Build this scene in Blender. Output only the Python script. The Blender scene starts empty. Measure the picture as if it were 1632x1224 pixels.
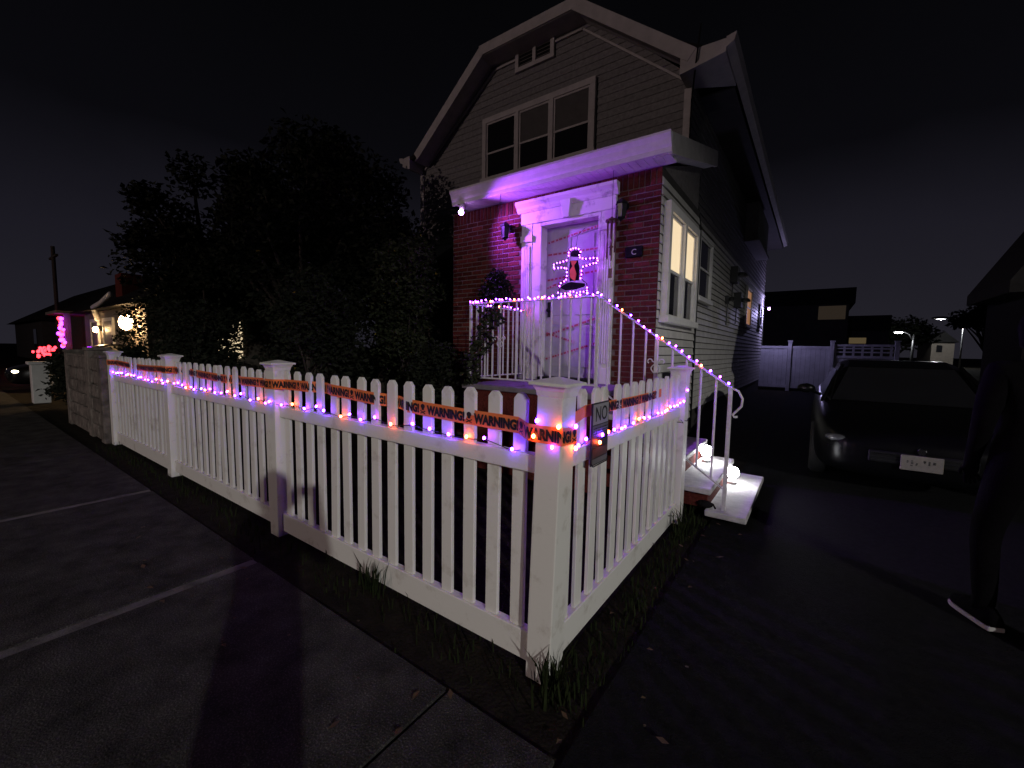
import bpy, bmesh, math, random
from mathutils import Vector, Matrix
random.seed(7)
R = math.radians
SC = bpy.context.scene
COL = SC.collection

# ------------------------------------------------------------------ camera
cam_d = bpy.data.cameras.new("camera"); cam = bpy.data.objects.new("camera", cam_d); COL.objects.link(cam)
SC.camera = cam
cam_d.sensor_width = 36.0; cam_d.lens = 36.0 * 669.44 / 1632.0
cam_d.clip_start = 0.02; cam_d.clip_end = 600
YAW, PITCH, ROLL = 0.622, -0.084, 0.017
_f = Vector((-math.sin(YAW) * math.cos(PITCH), math.cos(YAW) * math.cos(PITCH), math.sin(PITCH)))
_r = Vector((math.cos(YAW), math.sin(YAW), 0)); _u = _r.cross(_f)
_r2 = math.cos(ROLL) * _r + math.sin(ROLL) * _u; _u2 = -math.sin(ROLL) * _r + math.cos(ROLL) * _u
CAMPOS = Vector((0.882, -1.554, 1.502))
cam.matrix_world = Matrix(((_r2.x, _u2.x, -_f.x, CAMPOS.x), (_r2.y, _u2.y, -_f.y, CAMPOS.y), (_r2.z, _u2.z, -_f.z, CAMPOS.z), (0, 0, 0, 1)))

# ------------------------------------------------------------------ night sky (town glow low, dark overhead)
W = bpy.data.worlds.new("World"); SC.world = W; W.use_nodes = True
nt = W.node_tree; nt.nodes.clear()
out = nt.nodes.new('ShaderNodeOutputWorld'); bg = nt.nodes.new('ShaderNodeBackground')
tc = nt.nodes.new('ShaderNodeTexCoord'); sep = nt.nodes.new('ShaderNodeSeparateXYZ'); rp = nt.nodes.new('ShaderNodeValToRGB')
nz = nt.nodes.new('ShaderNodeTexNoise'); nz.inputs['Scale'].default_value = 2.2; nz.inputs['Detail'].default_value = 4
mxs = nt.nodes.new('ShaderNodeMath'); mxs.operation = 'MULTIPLY_ADD'; mxs.inputs[1].default_value = 0.16; mxs.inputs[2].default_value = -0.08
ads = nt.nodes.new('ShaderNodeMath'); ads.operation = 'ADD'
nt.links.new(tc.outputs['Generated'], sep.inputs[0]); nt.links.new(tc.outputs['Generated'], nz.inputs['Vector'])
nt.links.new(nz.outputs['Fac'], mxs.inputs[0]); nt.links.new(sep.outputs['Z'], ads.inputs[0]); nt.links.new(mxs.outputs[0], ads.inputs[1])
nt.links.new(ads.outputs[0], rp.inputs[0])
for i, (p_, c_) in enumerate(((0.0, (.0165, .0155, .0215)), (0.20, (.0105, .0098, .0150)), (0.36, (.0027, .0026, .0038)), (0.62, (.0014, .0014, .0019)))):
    e_ = rp.color_ramp.elements[i] if i < 2 else rp.color_ramp.elements.new(p_)
    e_.position = p_; e_.color = (*c_, 1)
nt.links.new(rp.outputs[0], bg.inputs[0]); nt.links.new(bg.outputs[0], out.inputs[0]); bg.inputs[1].default_value = 1.0

SC.view_settings.view_transform = 'Standard'; SC.view_settings.look = 'None'
SC.view_settings.exposure = 0; SC.view_settings.gamma = 1; SC.view_settings.use_curve_mapping = False
SC.render.engine = 'CYCLES'
cy = SC.cycles
cy.use_denoising = True; cy.max_bounces = 6; cy.diffuse_bounces = 3; cy.glossy_bounces = 3; cy.transmission_bounces = 4
cy.transparent_max_bounces = 8; cy.sample_clamp_indirect = 2.5; cy.caustics_reflective = False; cy.caustics_refractive = False
cy.use_light_tree = True

# ------------------------------------------------------------------ helpers
WL = {}
def thing(name, label, cat, loc=(0, 0, 0), rotz=0, group=None):
    o = bpy.data.objects.new(name, None); COL.objects.link(o); o.empty_display_size = .2
    o.location = loc; o.rotation_euler = (0, 0, rotz)
    o['label'] = label; o['category'] = cat
    if group: o['group'] = group
    WL[o.name] = Matrix.Translation(Vector(loc)) @ Matrix.Rotation(rotz, 4, 'Z')
    return o
def tag(o, label, cat, group=None):
    o['label'] = label; o['category'] = cat
    if group: o['group'] = group
    return o
def attach(o, parent, world=True):
    if parent is None: return
    o.parent = parent
    if world and parent.name in WL: o.matrix_parent_inverse = WL[parent.name].inverted()
def put(name, me, parent=None, loc=(0, 0, 0), rot=(0, 0, 0), scale=None, world=True, kind=None):
    o = bpy.data.objects.new(name, me); COL.objects.link(o)
    o.location = loc; o.rotation_euler = rot
    if scale is not None: o.scale = scale if hasattr(scale, '__len__') else (scale,) * 3
    attach(o, parent, world)
    if kind: o['kind'] = kind
    return o

class MB:
    def __init__(s): s.v = []; s.f = []; s.m = []
    def add(s, vs, fs, mi=0):
        b = len(s.v); s.v += [tuple(v) for v in vs]; s.f += [tuple(b + i for i in f) for f in fs]; s.m += [mi] * len(fs); return s
    def box(s, x0, x1, y0, y1, z0, z1, mi=0):
        return s.add([(x0, y0, z0), (x1, y0, z0), (x1, y1, z0), (x0, y1, z0), (x0, y0, z1), (x1, y0, z1), (x1, y1, z1), (x0, y1, z1)],
                     [(0, 3, 2, 1), (4, 5, 6, 7), (0, 1, 5, 4), (1, 2, 6, 5), (2, 3, 7, 6), (3, 0, 4, 7)], mi)
    def hexa(s, p, mi=0):   # p: 4 bottom ccw, 4 top ccw
        return s.add(p, [(0, 3, 2, 1), (4, 5, 6, 7), (0, 1, 5, 4), (1, 2, 6, 5), (2, 3, 7, 6), (3, 0, 4, 7)], mi)
    def prism(s, poly, ax, a, b, mi=0):  # poly 2D extruded along axis ax from a to b
        n = len(poly)
        def P(q, t):
            if ax == 'y': return (q[0], t, q[1])
            if ax == 'x': return (t, q[0], q[1])
            return (q[0], q[1], t)
        vs = [P(q, a) for q in poly] + [P(q, b) for q in poly]
        fs = [tuple(range(n)), tuple(range(2 * n - 1, n - 1, -1))] + [(i, n + i, n + (i + 1) % n, (i + 1) % n) for i in range(n)]
        return s.add(vs, fs, mi)
    def tube(s, pts, r, n=8, mi=0, cap=True):
        pts = [Vector(p) for p in pts]; rs = r if hasattr(r, '__len__') else [r] * len(pts)
        rings = []
        t0 = (pts[1] - pts[0]).normalized(); a = Vector((0, 0, 1)) if abs(t0.z) < .9 else Vector((1, 0, 0))
        nrm = t0.cross(a).normalized()
        for i, p in enumerate(pts):
            t = (pts[min(i + 1, len(pts) - 1)] - pts[max(i - 1, 0)]).normalized()
            nrm = (nrm - t * nrm.dot(t))
            nrm = nrm.normalized() if nrm.length > 1e-6 else t.orthogonal().normalized()
            bn = t.cross(nrm)
            rings.append([p + (nrm * math.cos(k * 2 * math.pi / n) + bn * math.sin(k * 2 * math.pi / n)) * rs[i] for k in range(n)])
        vs = [v for rg in rings for v in rg]
        fs = [(i * n + k, i * n + (k + 1) % n, (i + 1) * n + (k + 1) % n, (i + 1) * n + k) for i in range(len(pts) - 1) for k in range(n)]
        if cap: fs += [tuple(range(n - 1, -1, -1)), tuple((len(pts) - 1) * n + k for k in range(n))]
        return s.add(vs, fs, mi)
    def lathe(s, prof, c=(0, 0, 0), n=16, mi=0):  # prof [(r,z)]
        vs = [(c[0] + r * math.cos(k * 2 * math.pi / n), c[1] + r * math.sin(k * 2 * math.pi / n), c[2] + z) for r, z in prof for k in range(n)]
        fs = [(i * n + k, i * n + (k + 1) % n, (i + 1) * n + (k + 1) % n, (i + 1) * n + k) for i in range(len(prof) - 1) for k in range(n)]
        fs += [tuple(range(n - 1, -1, -1)), tuple((len(prof) - 1) * n + k for k in range(n))]
        return s.add(vs, fs, mi)
    def ball(s, c, r, nu=12, nv=8, mi=0):
        rr = r if hasattr(r, '__len__') else (r, r, r)
        vs = []; fs = []
        for j in range(nv + 1):
            th = math.pi * (j + .0) / nv; th = min(max(th, .02), math.pi - .02)
            for k in range(nu):
                ph = 2 * math.pi * k / nu
                vs.append((c[0] + rr[0] * math.sin(th) * math.cos(ph), c[1] + rr[1] * math.sin(th) * math.sin(ph), c[2] - rr[2] * math.cos(th)))
        for j in range(nv):
            for k in range(nu): fs.append((j * nu + k, j * nu + (k + 1) % nu, (j + 1) * nu + (k + 1) % nu, (j + 1) * nu + k))
        fs += [tuple(range(nu - 1, -1, -1)), tuple(nv * nu + k for k in range(nu))]
        return s.add(vs, fs, mi)
    def loft(s, rings, mi=0, cap=True):
        n = len(rings[0]); vs = [v for rg in rings for v in rg]
        fs = [(i * n + k, i * n + (k + 1) % n, (i + 1) * n + (k + 1) % n, (i + 1) * n + k) for i in range(len(rings) - 1) for k in range(n)]
        if cap: fs += [tuple(range(n - 1, -1, -1)), tuple((len(rings) - 1) * n + k for k in range(n))]
        return s.add(vs, fs, mi)
    def mesh(s, name, mats, bev=0, smooth=False, seg=1):
        me = bpy.data.meshes.new(name); me.from_pydata(s.v, [], s.f)
        for m in (mats if isinstance(mats, (list, tuple)) else [mats]): me.materials.append(m)
        if len(me.materials) > 1:
            for p_, mi in zip(me.polygons, s.m): p_.material_index = mi
        bm = bmesh.new(); bm.from_mesh(me)
        bmesh.ops.recalc_face_normals(bm, faces=bm.faces)
        if bev: bmesh.ops.bevel(bm, geom=list(bm.edges), offset=bev, segments=seg, affect='EDGES', profile=.6)
        bm.to_mesh(me); bm.free()
        if smooth:
            for p_ in me.polygons: p_.use_smooth = True
        me.update(); return me
    def build(s, name, mats, parent=None, bev=0, smooth=False, kind=None, seg=1):
        return put(name, s.mesh(name, mats, bev, smooth, seg), parent, kind=kind)

def structure(o): o['kind'] = 'structure'; return o

def mat(name, col, rough=.6, var=.2, scale=7, bump=0, bscale=60, metal=0, spec=.4, emit=None, es=0, rand=0, col2=None, thr=None, coat=0, tr=0):
    m = bpy.data.materials.new(name); m.use_nodes = True; t = m.node_tree; b = t.nodes['Principled BSDF']
    b.inputs['Roughness'].default_value = rough; b.inputs['Metallic'].default_value = metal
    b.inputs['Specular IOR Level'].default_value = spec; b.inputs['Coat Weight'].default_value = coat
    if tr: b.inputs['Transmission Weight'].default_value = tr
    geo = t.nodes.new('ShaderNodeNewGeometry'); n = t.nodes.new('ShaderNodeTexNoise'); n.inputs['Scale'].default_value = scale
    n.inputs['Detail'].default_value = 6; n.inputs['Roughness'].default_value = .65
    t.links.new(geo.outputs['Position'], n.inputs['Vector'])
    r = t.nodes.new('ShaderNodeValToRGB')
    if thr: r.color_ramp.elements[0].position, r.color_ramp.elements[1].position = thr
    else: r.color_ramp.elements[0].position, r.color_ramp.elements[1].position = .3, .7
    c2 = col2 if col2 else tuple(c * (1 - var) for c in col); c1 = col if col2 else tuple(min(1, c * (1 + var * .5)) for c in col)
    r.color_ramp.elements[0].color = (*c2, 1); r.color_ramp.elements[1].color = (*c1, 1)
    t.links.new(n.outputs['Fac'], r.inputs[0]); last = r.outputs[0]
    if rand:
        oi = t.nodes.new('ShaderNodeObjectInfo'); hs = t.nodes.new('ShaderNodeHueSaturation')
        mr = t.nodes.new('ShaderNodeMapRange'); mr.inputs['To Min'].default_value = 1 - rand; mr.inputs['To Max'].default_value = 1 + rand * .6
        t.links.new(oi.outputs['Random'], mr.inputs[0]); t.links.new(mr.outputs[0], hs.inputs['Value']); t.links.new(last, hs.inputs['Color']); last = hs.outputs[0]
    t.links.new(last, b.inputs['Base Color'])
    if bump:
        n2 = t.nodes.new('ShaderNodeTexNoise'); n2.inputs['Scale'].default_value = bscale; n2.inputs['Detail'].default_value = 5
        t.links.new(geo.outputs['Position'], n2.inputs['Vector'])
        bp_ = t.nodes.new('ShaderNodeBump'); bp_.inputs['Strength'].default_value = bump; bp_.inputs['Distance'].default_value = .01
        t.links.new(n2.outputs['Fac'], bp_.inputs['Height']); t.links.new(bp_.outputs[0], b.inputs['Normal'])
    if emit: b.inputs['Emission Color'].default_value = (*emit, 1); b.inputs['Emission Strength'].default_value = es
    return m

M = {}
M['vinyl'] = mat('white_vinyl', (.80, .78, .74), .45, .08, 6, .08, 40, col2=(.56, .52, .46), thr=(.27, .44))
M['asphalt'] = mat('asphalt', (.030, .029, .029), .85, .5, 30, .9, 180)
M['drive'] = mat('driveway_asphalt', (.011, .011, .0115), .95, .5, 22, .9, 150, spec=.08)
M['concrete'] = mat('sidewalk_concrete', (.080, .077, .074), .92, .55, 4.5, 1.0, 110, col2=(.024, .023, .022), thr=(.32, .72), spec=.12)
def concrete():
    m = M['concrete']; t = m.node_tree; b = t.nodes['Principled BSDF']; src = b.inputs['Base Color'].links[0].from_socket
    geo = t.nodes.new('ShaderNodeNewGeometry'); v = t.nodes.new('ShaderNodeTexNoise'); v.inputs['Scale'].default_value = 130; v.inputs['Detail'].default_value = 3
    t.links.new(geo.outputs['Position'], v.inputs['Vector'])
    r = t.nodes.new('ShaderNodeValToRGB'); r.color_ramp.elements[0].position = .50; r.color_ramp.elements[1].position = .72
    r.color_ramp.elements[0].color = (.75, .75, .75, 1); r.color_ramp.elements[1].color = (2.1, 2.05, 2.0, 1)
    mx = t.nodes.new('ShaderNodeMix'); mx.data_type = 'RGBA'; mx.blend_type = 'MULTIPLY'; mx.inputs['Factor'].default_value = 1
    t.links.new(v.outputs['Fac'], r.inputs[0]); t.links.new(src, mx.inputs['A']); t.links.new(r.outputs[0], mx.inputs['B']); t.links.new(mx.outputs['Result'], b.inputs['Base Color'])
concrete()
M['palestrip'] = mat('pale_strip_surface', (.19, .18, .17), .9, .5, 5, .6, 90, col2=(.04, .039, .037))
M['soil'] = mat('dark_soil', (.022, .019, .015), .95, .5, 9, 1, 60, spec=.05)
M['grass'] = mat('grass_blade', (.024, .032, .012), .8, .4, 12, col2=(.009, .013, .005), spec=.05)
M['leafl'] = mat('dry_leaf', (.085, .05, .025), .7, .4, 25)
M['cap'] = mat('cap_vinyl', (.80, .78, .74), .42, .1, 12, .05, 60, col2=(.66, .64, .58), thr=(.3, .55))
M['white'] = mat('white_trim_paint', (.72, .70, .68), .5, .12, 10, .1, 60)
M['trimgrey'] = mat('grey_trim_paint', (.46, .43, .42), .6, .2, 5, .1, 50)
M['surround'] = mat('worn_door_surround', (.74, .72, .70), .5, .2, 5, .15, 30, col2=(.36, .34, .34), thr=(.30, .46))
M['door'] = mat('door_panel', (.47, .46, .49), .45, .15, 4, .05, 40, col2=(.34, .33, .37))
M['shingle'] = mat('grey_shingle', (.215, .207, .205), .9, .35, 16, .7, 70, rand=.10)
M['shingle_side'] = mat('shaded_side_shingle', (.17, .155, .15), .9, .35, 16, .7, 70, rand=.12)  # darker copy of the gable shingle, side wall's shade put into the colour
M['siding'] = mat('vinyl_siding', (.56, .54, .515), .6, .2, 4, .1, 60, rand=.06)
M['mortar'] = mat('mortar', (.17, .13, .12), .95, .3, 30, .5, 120, spec=.08)
M['brick'] = mat('red_brick', (.12, .028, .022), .92, .5, 45, .5, 140, rand=.45, spec=.08)
M['roof'] = mat('roof_shingle', (.022, .021, .021), .95, .4, 12, .6, 50, spec=.05)
M['stone'] = mat('step_stone', (.52, .50, .50), .75, .3, 9, .4, 60)
M['landing'] = mat('landing_concrete', (.20, .18, .19), .8, .3, 8, .4, 60)
M['rail'] = mat('white_iron', (.68, .66, .66), .45, .2, 20, .15, 90)
M['black'] = mat('black_metal', (.010, .010, .011), .55, .3, 20, spec=.2)
M['blackcloth'] = mat('black_cloth', (.012, .011, .013), .95, .3, 30, .3, 200, spec=.05)
M['glass'] = mat('dark_glass', (.012, .012, .014), .06, .1, 3, spec=.6)
M['lampglass'] = mat('lantern_glass', (.03, .03, .03), .30, .1, 3, spec=.3)
M['tape'] = mat('orange_tape', (1.0, .23, .065), .42, .15, 12, .15, 60)
M['ink'] = mat('black_ink', (.010, .009, .009), .6, .1, 10)
M['wire'] = mat('dark_green_wire', (.012, .02, .012), .6)
M['bulbP'] = mat('purple_bulb', (.3, .15, 1), .3, emit=(.16, .025, 1.0), es=120)
M['bulbO'] = mat('orange_bulb', (1, .4, .1), .3, emit=(1.0, .10, .03), es=72)
M['bulbV'] = mat('violet_bulb', (.7, .2, 1), .3, emit=(.38, .04, 1.0), es=52)
M['bulbR'] = mat('red_bulb', (1, .1, .1), .3, emit=(1.0, .035, .05), es=6)
M['bulbM'] = mat('magenta_bulb', (.9, .1, 1), .3, emit=(.38, .04, 1.0), es=9)
M['flood'] = mat('violet_flood_glass', (.7, .4, 1), .3, emit=(.60, .28, 1.0), es=26)
M['globe'] = mat('white_globe', (1, 1, 1), .3, emit=(.92, .95, 1.0), es=75)
M['warm'] = mat('warm_globe', (1, .9, .7), .3, emit=(1.0, .62, .28), es=85)
M['blind'] = mat('lit_roller_shade', (.8, .68, .5), .8, .1, 20, emit=(.95, .74, .46), es=.85)
M['orangewin'] = mat('lit_curtain', (.7, .4, .2), .8, .2, 8, emit=(.85, .42, .2), es=.30)
M['leaf'] = mat('leaf_green', (.036, .044, .019), .65, .6, 5, col2=(.012, .015, .008), spec=.2)
M['leafdark'] = mat('leaf_dark', (.024, .028, .017), .75, .6, 5, col2=(.009, .011, .008), spec=.08)
M['yleaf'] = mat('yellow_leaf', (.45, .32, .04), .6, .3, 20)
M['bark'] = mat('bark', (.05, .04, .032), .9, .4, 14, .8, 40)
M['carpaint'] = mat('black_car_paint', (.003, .003, .0035), .30, .1, 3, spec=.22, coat=.0)
M['rubber'] = mat('rubber', (.012, .012, .012), .85)
M['chrome'] = mat('chrome', (.55, .55, .57), .15, .05, 3, metal=1)
M['lens'] = mat('headlight_lens', (.10, .10, .11), .08, .1, 3, spec=.7)
M['plate'] = mat('plate_cream', (.20, .185, .15), .6, .2, 30)
M['plateink'] = mat('plate_ink', (.06, .055, .05), .6)
M['headlit'] = mat('lit_headlamp', (1, .9, .7), .3, emit=(1, .86, .55), es=28)
M['skin'] = mat('skin', (.34, .20, .14), .6, .15, 20)
M['cloth'] = mat('dark_clothing', (.0035, .003, .004), .97, .3, 25, .4, 120, spec=.04)
M['sole'] = mat('white_sole', (.40, .39, .39), .6, .15, 30)
M['darksiding'] = mat('dark_siding', (.012, .011, .011), .9, .3, 6, .3, 30, spec=.05)
M['farwall'] = mat('pale_far_wall', (.20, .17, .14), .7, .2, 4)
M['fargrey'] = mat('far_brown_wall', (.05, .045, .042), .8, .3, 3)
M['fieldstone'] = mat('mottled_stone', (.25, .21, .185), .9, .5, 9, .8, 25, col2=(.06, .052, .045), rand=.2)
M['backfence'] = mat('back_vinyl', (.55, .54, .58), .5, .2, 3, .1, 30)
M['lamphead'] = mat('street_lamp_lens', (1, 1, 1), .4, emit=(.95, .98, 1.0), es=40)
M['pole'] = mat('galvanised_pole', (.35, .35, .36), .5, .2, 5, metal=.6)
M['signwhite'] = mat('sign_pale', (.33, .32, .35), .5, .15, 20)
M['signgrey'] = mat('sign_grey', (.15, .145, .16), .5, .15, 20)
M['signblack'] = mat('sign_black', (.02, .018, .02), .5, .15, 20)
M['signred'] = mat('sign_maroon', (.10, .035, .035), .5, .15, 20)
M['dimshade'] = mat('unlit_shade', (.07, .065, .062), .7, .2, 6)
M['orangefelt'] = mat('orange_plastic', (.75, .12, .04), .5, .1, 20)
M['doortape'] = mat('door_tape_film', (.46, .34, .42), .5, .1, 20)
M['doorred'] = mat('door_tape_print', (.36, .06, .10), .5, .1, 20)
M['copper'] = mat('reddish_metal', (.10, .035, .028), .4, .2, 10)
M['greybox'] = mat('grey_meter', (.055, .055, .058), .5, .2, 10)

# ------------------------------------------------------------------ street lamps behind the viewer (their light falls on the fence and throws the shadow)
def street_lamp(name, label, x, y, h, arm, col, power, spot=None, blend=.15, aim=None, lit=True, head_s=1.0, group=None):
    t = thing(name, label, 'street lamp', (x, y, 0), group=group)
    MB().tube([(x + arm[0], y + arm[1], -.02), (x + arm[0], y + arm[1], h * .6), (x + arm[0], y + arm[1], h - .1)], [.10, .08, .06], 10).build('pole', M['pole'], t, smooth=True)
    MB().tube([(x + arm[0], y + arm[1], h - .6), (x + arm[0] * .7, y + arm[1] * .7, h - .05), (x + arm[0] * .3, y + arm[1] * .3, h + .12), (x, y, h + .12)], .035, 8).build('arm', M['pole'], t, smooth=True)
    MB().ball((x, y, h + .12), (.34 * head_s, .18 * head_s, .08 * head_s), 14, 8).build('lamp_head', M['pole'], t, smooth=True)
    MB().ball((x, y, h + .05), (.26 * head_s, .14 * head_s, .05 * head_s), 12, 6).build('lens', M['lamphead'], t, smooth=True)
    ld = bpy.data.lights.new(name + '_light', 'SPOT' if spot else 'POINT'); ld.energy = power; ld.color = col; ld.shadow_soft_size = .14
    if spot: ld.spot_size = spot; ld.spot_blend = blend
    lo = bpy.data.objects.new('lamp_light', ld); COL.objects.link(lo); lo.location = (x, y, h - .16); attach(lo, t)
    return t
street_lamp('street_lamp', 'tall white street lamp across the road behind the photographer', 17.3, -10.4, 7.5, (1.6, -1.2), (1.0, .985, .93), 6000, spot=R(168), blend=.16)
street_lamp('street_lamp', 'tall warm pinkish street lamp across the road to the left', -16.0, -32, 8.4, (0, -1.8), (1.0, .76, .72), 4900)

# ------------------------------------------------------------------ ground
structure(MB().add([(-300, -120, -.03), (300, -120, -.03), (300, 400, -.03), (-300, 400, -.03)], [(0, 1, 2, 3)]).build('ground', M['soil']))
structure(MB().add([(-300, -14, -.018), (300, -14, -.018), (300, -3.4, -.018), (-300, -3.4, -.018)], [(0, 1, 2, 3)]).build('road', M['asphalt']))
structure(MB().box(-120, .2, -3.4, -3.25, -.03, .09).build('kerb', M['concrete'], bev=.01))
structure(MB().add([(.22, -3.25, -.010), (3.0, -3.25, -.010), (3.0, 19, -.010), (.22, 19, -.010)], [(0, 1, 2, 3)]).build('driveway', M['drive']))
sw = structure(MB().add([(-60, -1.62, -.020), (.22, -1.62, -.020), (.22, -.27, -.020), (-60, -.27, -.020)], [(0, 1, 2, 3)]).build('sidewalk', M['soil']))
xs = [(-2.155, -.345), (-.333, .20), (-4.50, -2.235)] + [(-4.573 - 2.345 * (k + 1) + .008, -4.58 - 2.345 * k) for k in range(7)]
for a, b in xs: MB().box(a, b, -1.60, -.29, -.028, 0).build('paving_slab', M['concrete'], sw, bev=.006)
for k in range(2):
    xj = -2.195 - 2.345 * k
    MB().box(xj - .036, xj + .036, -1.58, -.30, -.027, -.004).build('pale_strip', M['palestrip'], sw)  # pale strips crossing the sidewalk in the nearest slab gaps

def blades(n, region, hmin, hmax, seed, wd=.004):
    rn = random.Random(seed); b = MB()
    for _ in range(n):
        x, y = region(rn); h = rn.uniform(hmin, hmax); a = rn.uniform(0, 6.28); l = rn.uniform(.2, .8) * h
        dx, dy = math.cos(a), math.sin(a); w = wd * rn.uniform(.6, 1.4)
        b.add([(x - dy * w, y + dx * w, -.025), (x + dy * w, y - dx * w, -.025), (x + dx * l * .4 + dy * w * .7, y + dy * l * .4 - dx * w * .7, h * .65), (x + dx * l * .4 - dy * w * .7, y + dy * l * .4 + dx * w * .7, h * .65), (x + dx * l, y + dy * l, h)],
              [(0, 1, 2, 3), (3, 2, 4)])
    return b
def reg_fence(rn):
    if rn.random() < .66: return rn.uniform(-7.4, .05), -abs(rn.gauss(0, .10)) + rn.choice((-.03, .2))
    return rn.gauss(.09, .06), rn.uniform(-.1, 2.5)
o = blades(1500, reg_fence, .015, .06, 3).build('grass', M['grass']); o['kind'] = 'stuff'; tag(o, 'short ragged grass along the foot of the picket fence', 'grass')
o = blades(130, lambda rn: (rn.gauss(.02, .05), rn.gauss(-.02, .05)) if rn.random() < .35 else ((rn.gauss(.07, .02), rn.gauss(2.15, .14)) if rn.random() < .6 else (rn.gauss(-1.28, .05), -.02)), .08, .20, 5, .006).build('weed_tuft', M['grass']); o['kind'] = 'stuff'; tag(o, 'taller weeds sprouting against the fence posts', 'weeds')
lv = MB(); rn = random.Random(11)
for _ in range(46):
    x, y = (rn.uniform(.03, .5), rn.uniform(-.2, 2.6)) if rn.random() < .55 else (rn.uniform(-4, .2), rn.uniform(-.9, -.1))
    a = rn.uniform(0, 6.28); s = rn.uniform(.012, .03); c, d = math.cos(a) * s, math.sin(a) * s; z = .006
    lv.add([(x - c, y - d, z), (x + d * .5, y - c * .5, z + .008), (x + c, y + d, z + rn.uniform(0, .015)), (x - d * .5, y + c * .5, z + .006)], [(0, 1, 2, 3)])
o = lv.build('leaf_litter', M['leafl']); o['kind'] = 'stuff'; tag(o, 'scattered dry leaves on the ground by the fence', 'leaves')
lw = structure(MB().add([(-7.4, .16, -.012), (-.12, .16, -.012), (-.12, 5.6, -.012), (-7.4, 5.6, -.012)], [(0, 1, 2, 3)]).build('lawn', M['soil']))

# ------------------------------------------------------------------ picket fence
WP, LP, HP = .127, 2.496, 1.31
def picket_mesh():
    w, t, h, c = .038, .011, 1.30, .022
    return MB().prism([(-w, .03), (w, .03), (w, h - c - .004), (w - c, h), (-w + c, h), (-w, h - c - .004)], 'y', -t, t).mesh('picket', M['vinyl'], bev=.0025)
PIK = picket_mesh()
def post_mesh():
    return MB().box(-WP / 2, WP / 2, -WP / 2, WP / 2, -.03, HP).mesh('post', M['vinyl'], bev=.005, seg=2)
PST = post_mesh()
def cap_mesh():
    b = MB(); rings = []
    for hw, z in ((WP / 2 + .002, -.012), (WP / 2 + .004, .0), (WP / 2 + .006, .012), (WP / 2 + .014, .026), (WP / 2 + .017, .036)):
        rings.append([(-hw, -hw, z), (hw, -hw, z), (hw, hw, z), (-hw, hw, z)])
    b.loft(rings); h2 = WP / 2 + .031
    b.loft([[(-h2, -h2, .036), (h2, -h2, .036), (h2, h2, .036), (-h2, h2, .036)], [(-h2, -h2, .050), (h2, -h2, .050), (h2, h2, .050), (-h2, h2, .050)], [(-.01, -.01, .072), (.01, -.01, .072), (.01, .01, .072), (-.01, .01, .072)]])
    return b.mesh('cap', M['cap'], bev=.0015)
CAP = cap_mesh()
def fence_post(parent, x, y, tilt=0):
    p_ = put('post', PST, parent, (x, y, 0), (0, tilt, 0))
    c = put('cap', CAP, None, (0, 0, HP)); c.parent = p_
    return p_
front = thing('picket_fence', 'long white vinyl picket fence along the sidewalk with four capped posts', 'fence', (-WP / 2, WP / 2, 0))
side = thing('picket_fence', 'short white picket fence run from the corner post back to the steps', 'fence', (-WP / 2, 1.2, 0))
for k in range(4): fence_post(front, -LP * k - WP / 2, WP / 2, R(1.45) if k == 0 else 0)
YC = WP / 2
def rail(parent, a, b, z0, z1, axis, zs=(0, 0)):
    d = .027
    if axis == 'x': bb = MB().hexa([(a, YC - d, z0 + zs[0]), (b, YC - d, z0 + zs[1]), (b, YC + d, z0 + zs[1]), (a, YC + d, z0 + zs[0]), (a, YC - d, z1), (b, YC - d, z1), (b, YC + d, z1), (a, YC + d, z1)])
    else: bb = MB().box(-YC - d, -YC + d, a, b, z0, z1)
    return bb
pick_x = {}
rj = random.Random(4)
for k in range(3):
    x1 = -LP * k - WP; x0 = -LP * (k + 1)
    rail(front, x0 - .004, x1 + (.004 if k else .012), .935, 1.02, 'x').build('top_rail', M['vinyl'], front, bev=.004)
    rail(front, x0 - .004, x1 + .004, .012 if k != 1 else .03, .16, 'x').build('bottom_rail', M['vinyl'], front, bev=.004)
    n = 15; pitch = (x1 - x0) / (n + .15)
    pick_x[k] = []
    for i in range(n):
        px_ = x1 - pitch * (.62 + i) ; pick_x[k].append(px_)
        put('picket', PIK, front, (px_, YC, rj.uniform(-.007, .005)), (rj.uniform(-.008, .008), rj.uniform(-.008, .008), 0))
MS = 2.25
rail(side, WP - .004, MS + .004, .935, 1.02, 'y').build('top_rail', M['vinyl'], side, bev=.004)
rail(side, WP - .004, MS + .004, .012, .16, 'y').build('bottom_rail', M['vinyl'], side, bev=.004)
pick_y = []
for i in range(14):
    yy = WP + .10 + i * (MS - WP - .12) / 13.3; pick_y.append(yy)
    put('picket', PIK, side, (-YC, yy, rj.uniform(-.007, .005)), (rj.uniform(-.008, .008), rj.uniform(-.008, .008), R(90)))
fence_post(side, -WP / 2, MS + WP / 2)
for yy, z in ((MS - .06, .905), (MS + .065, .905), (MS - .20, .13)):   # dark ties
    pts = [(-YC + .03 if yy < MS else .004, yy - .06, z), (.001 if yy < MS else .006, yy, z - .012), (-YC + .03 if yy < MS else .004, yy + .06, z + .004)]
    MB().tube([(p_[0] + (.004 if yy < MS else 0), p_[1], p_[2]) for p_ in pts], .003, 6).build('tie_wire', M['black'], side)

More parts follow.
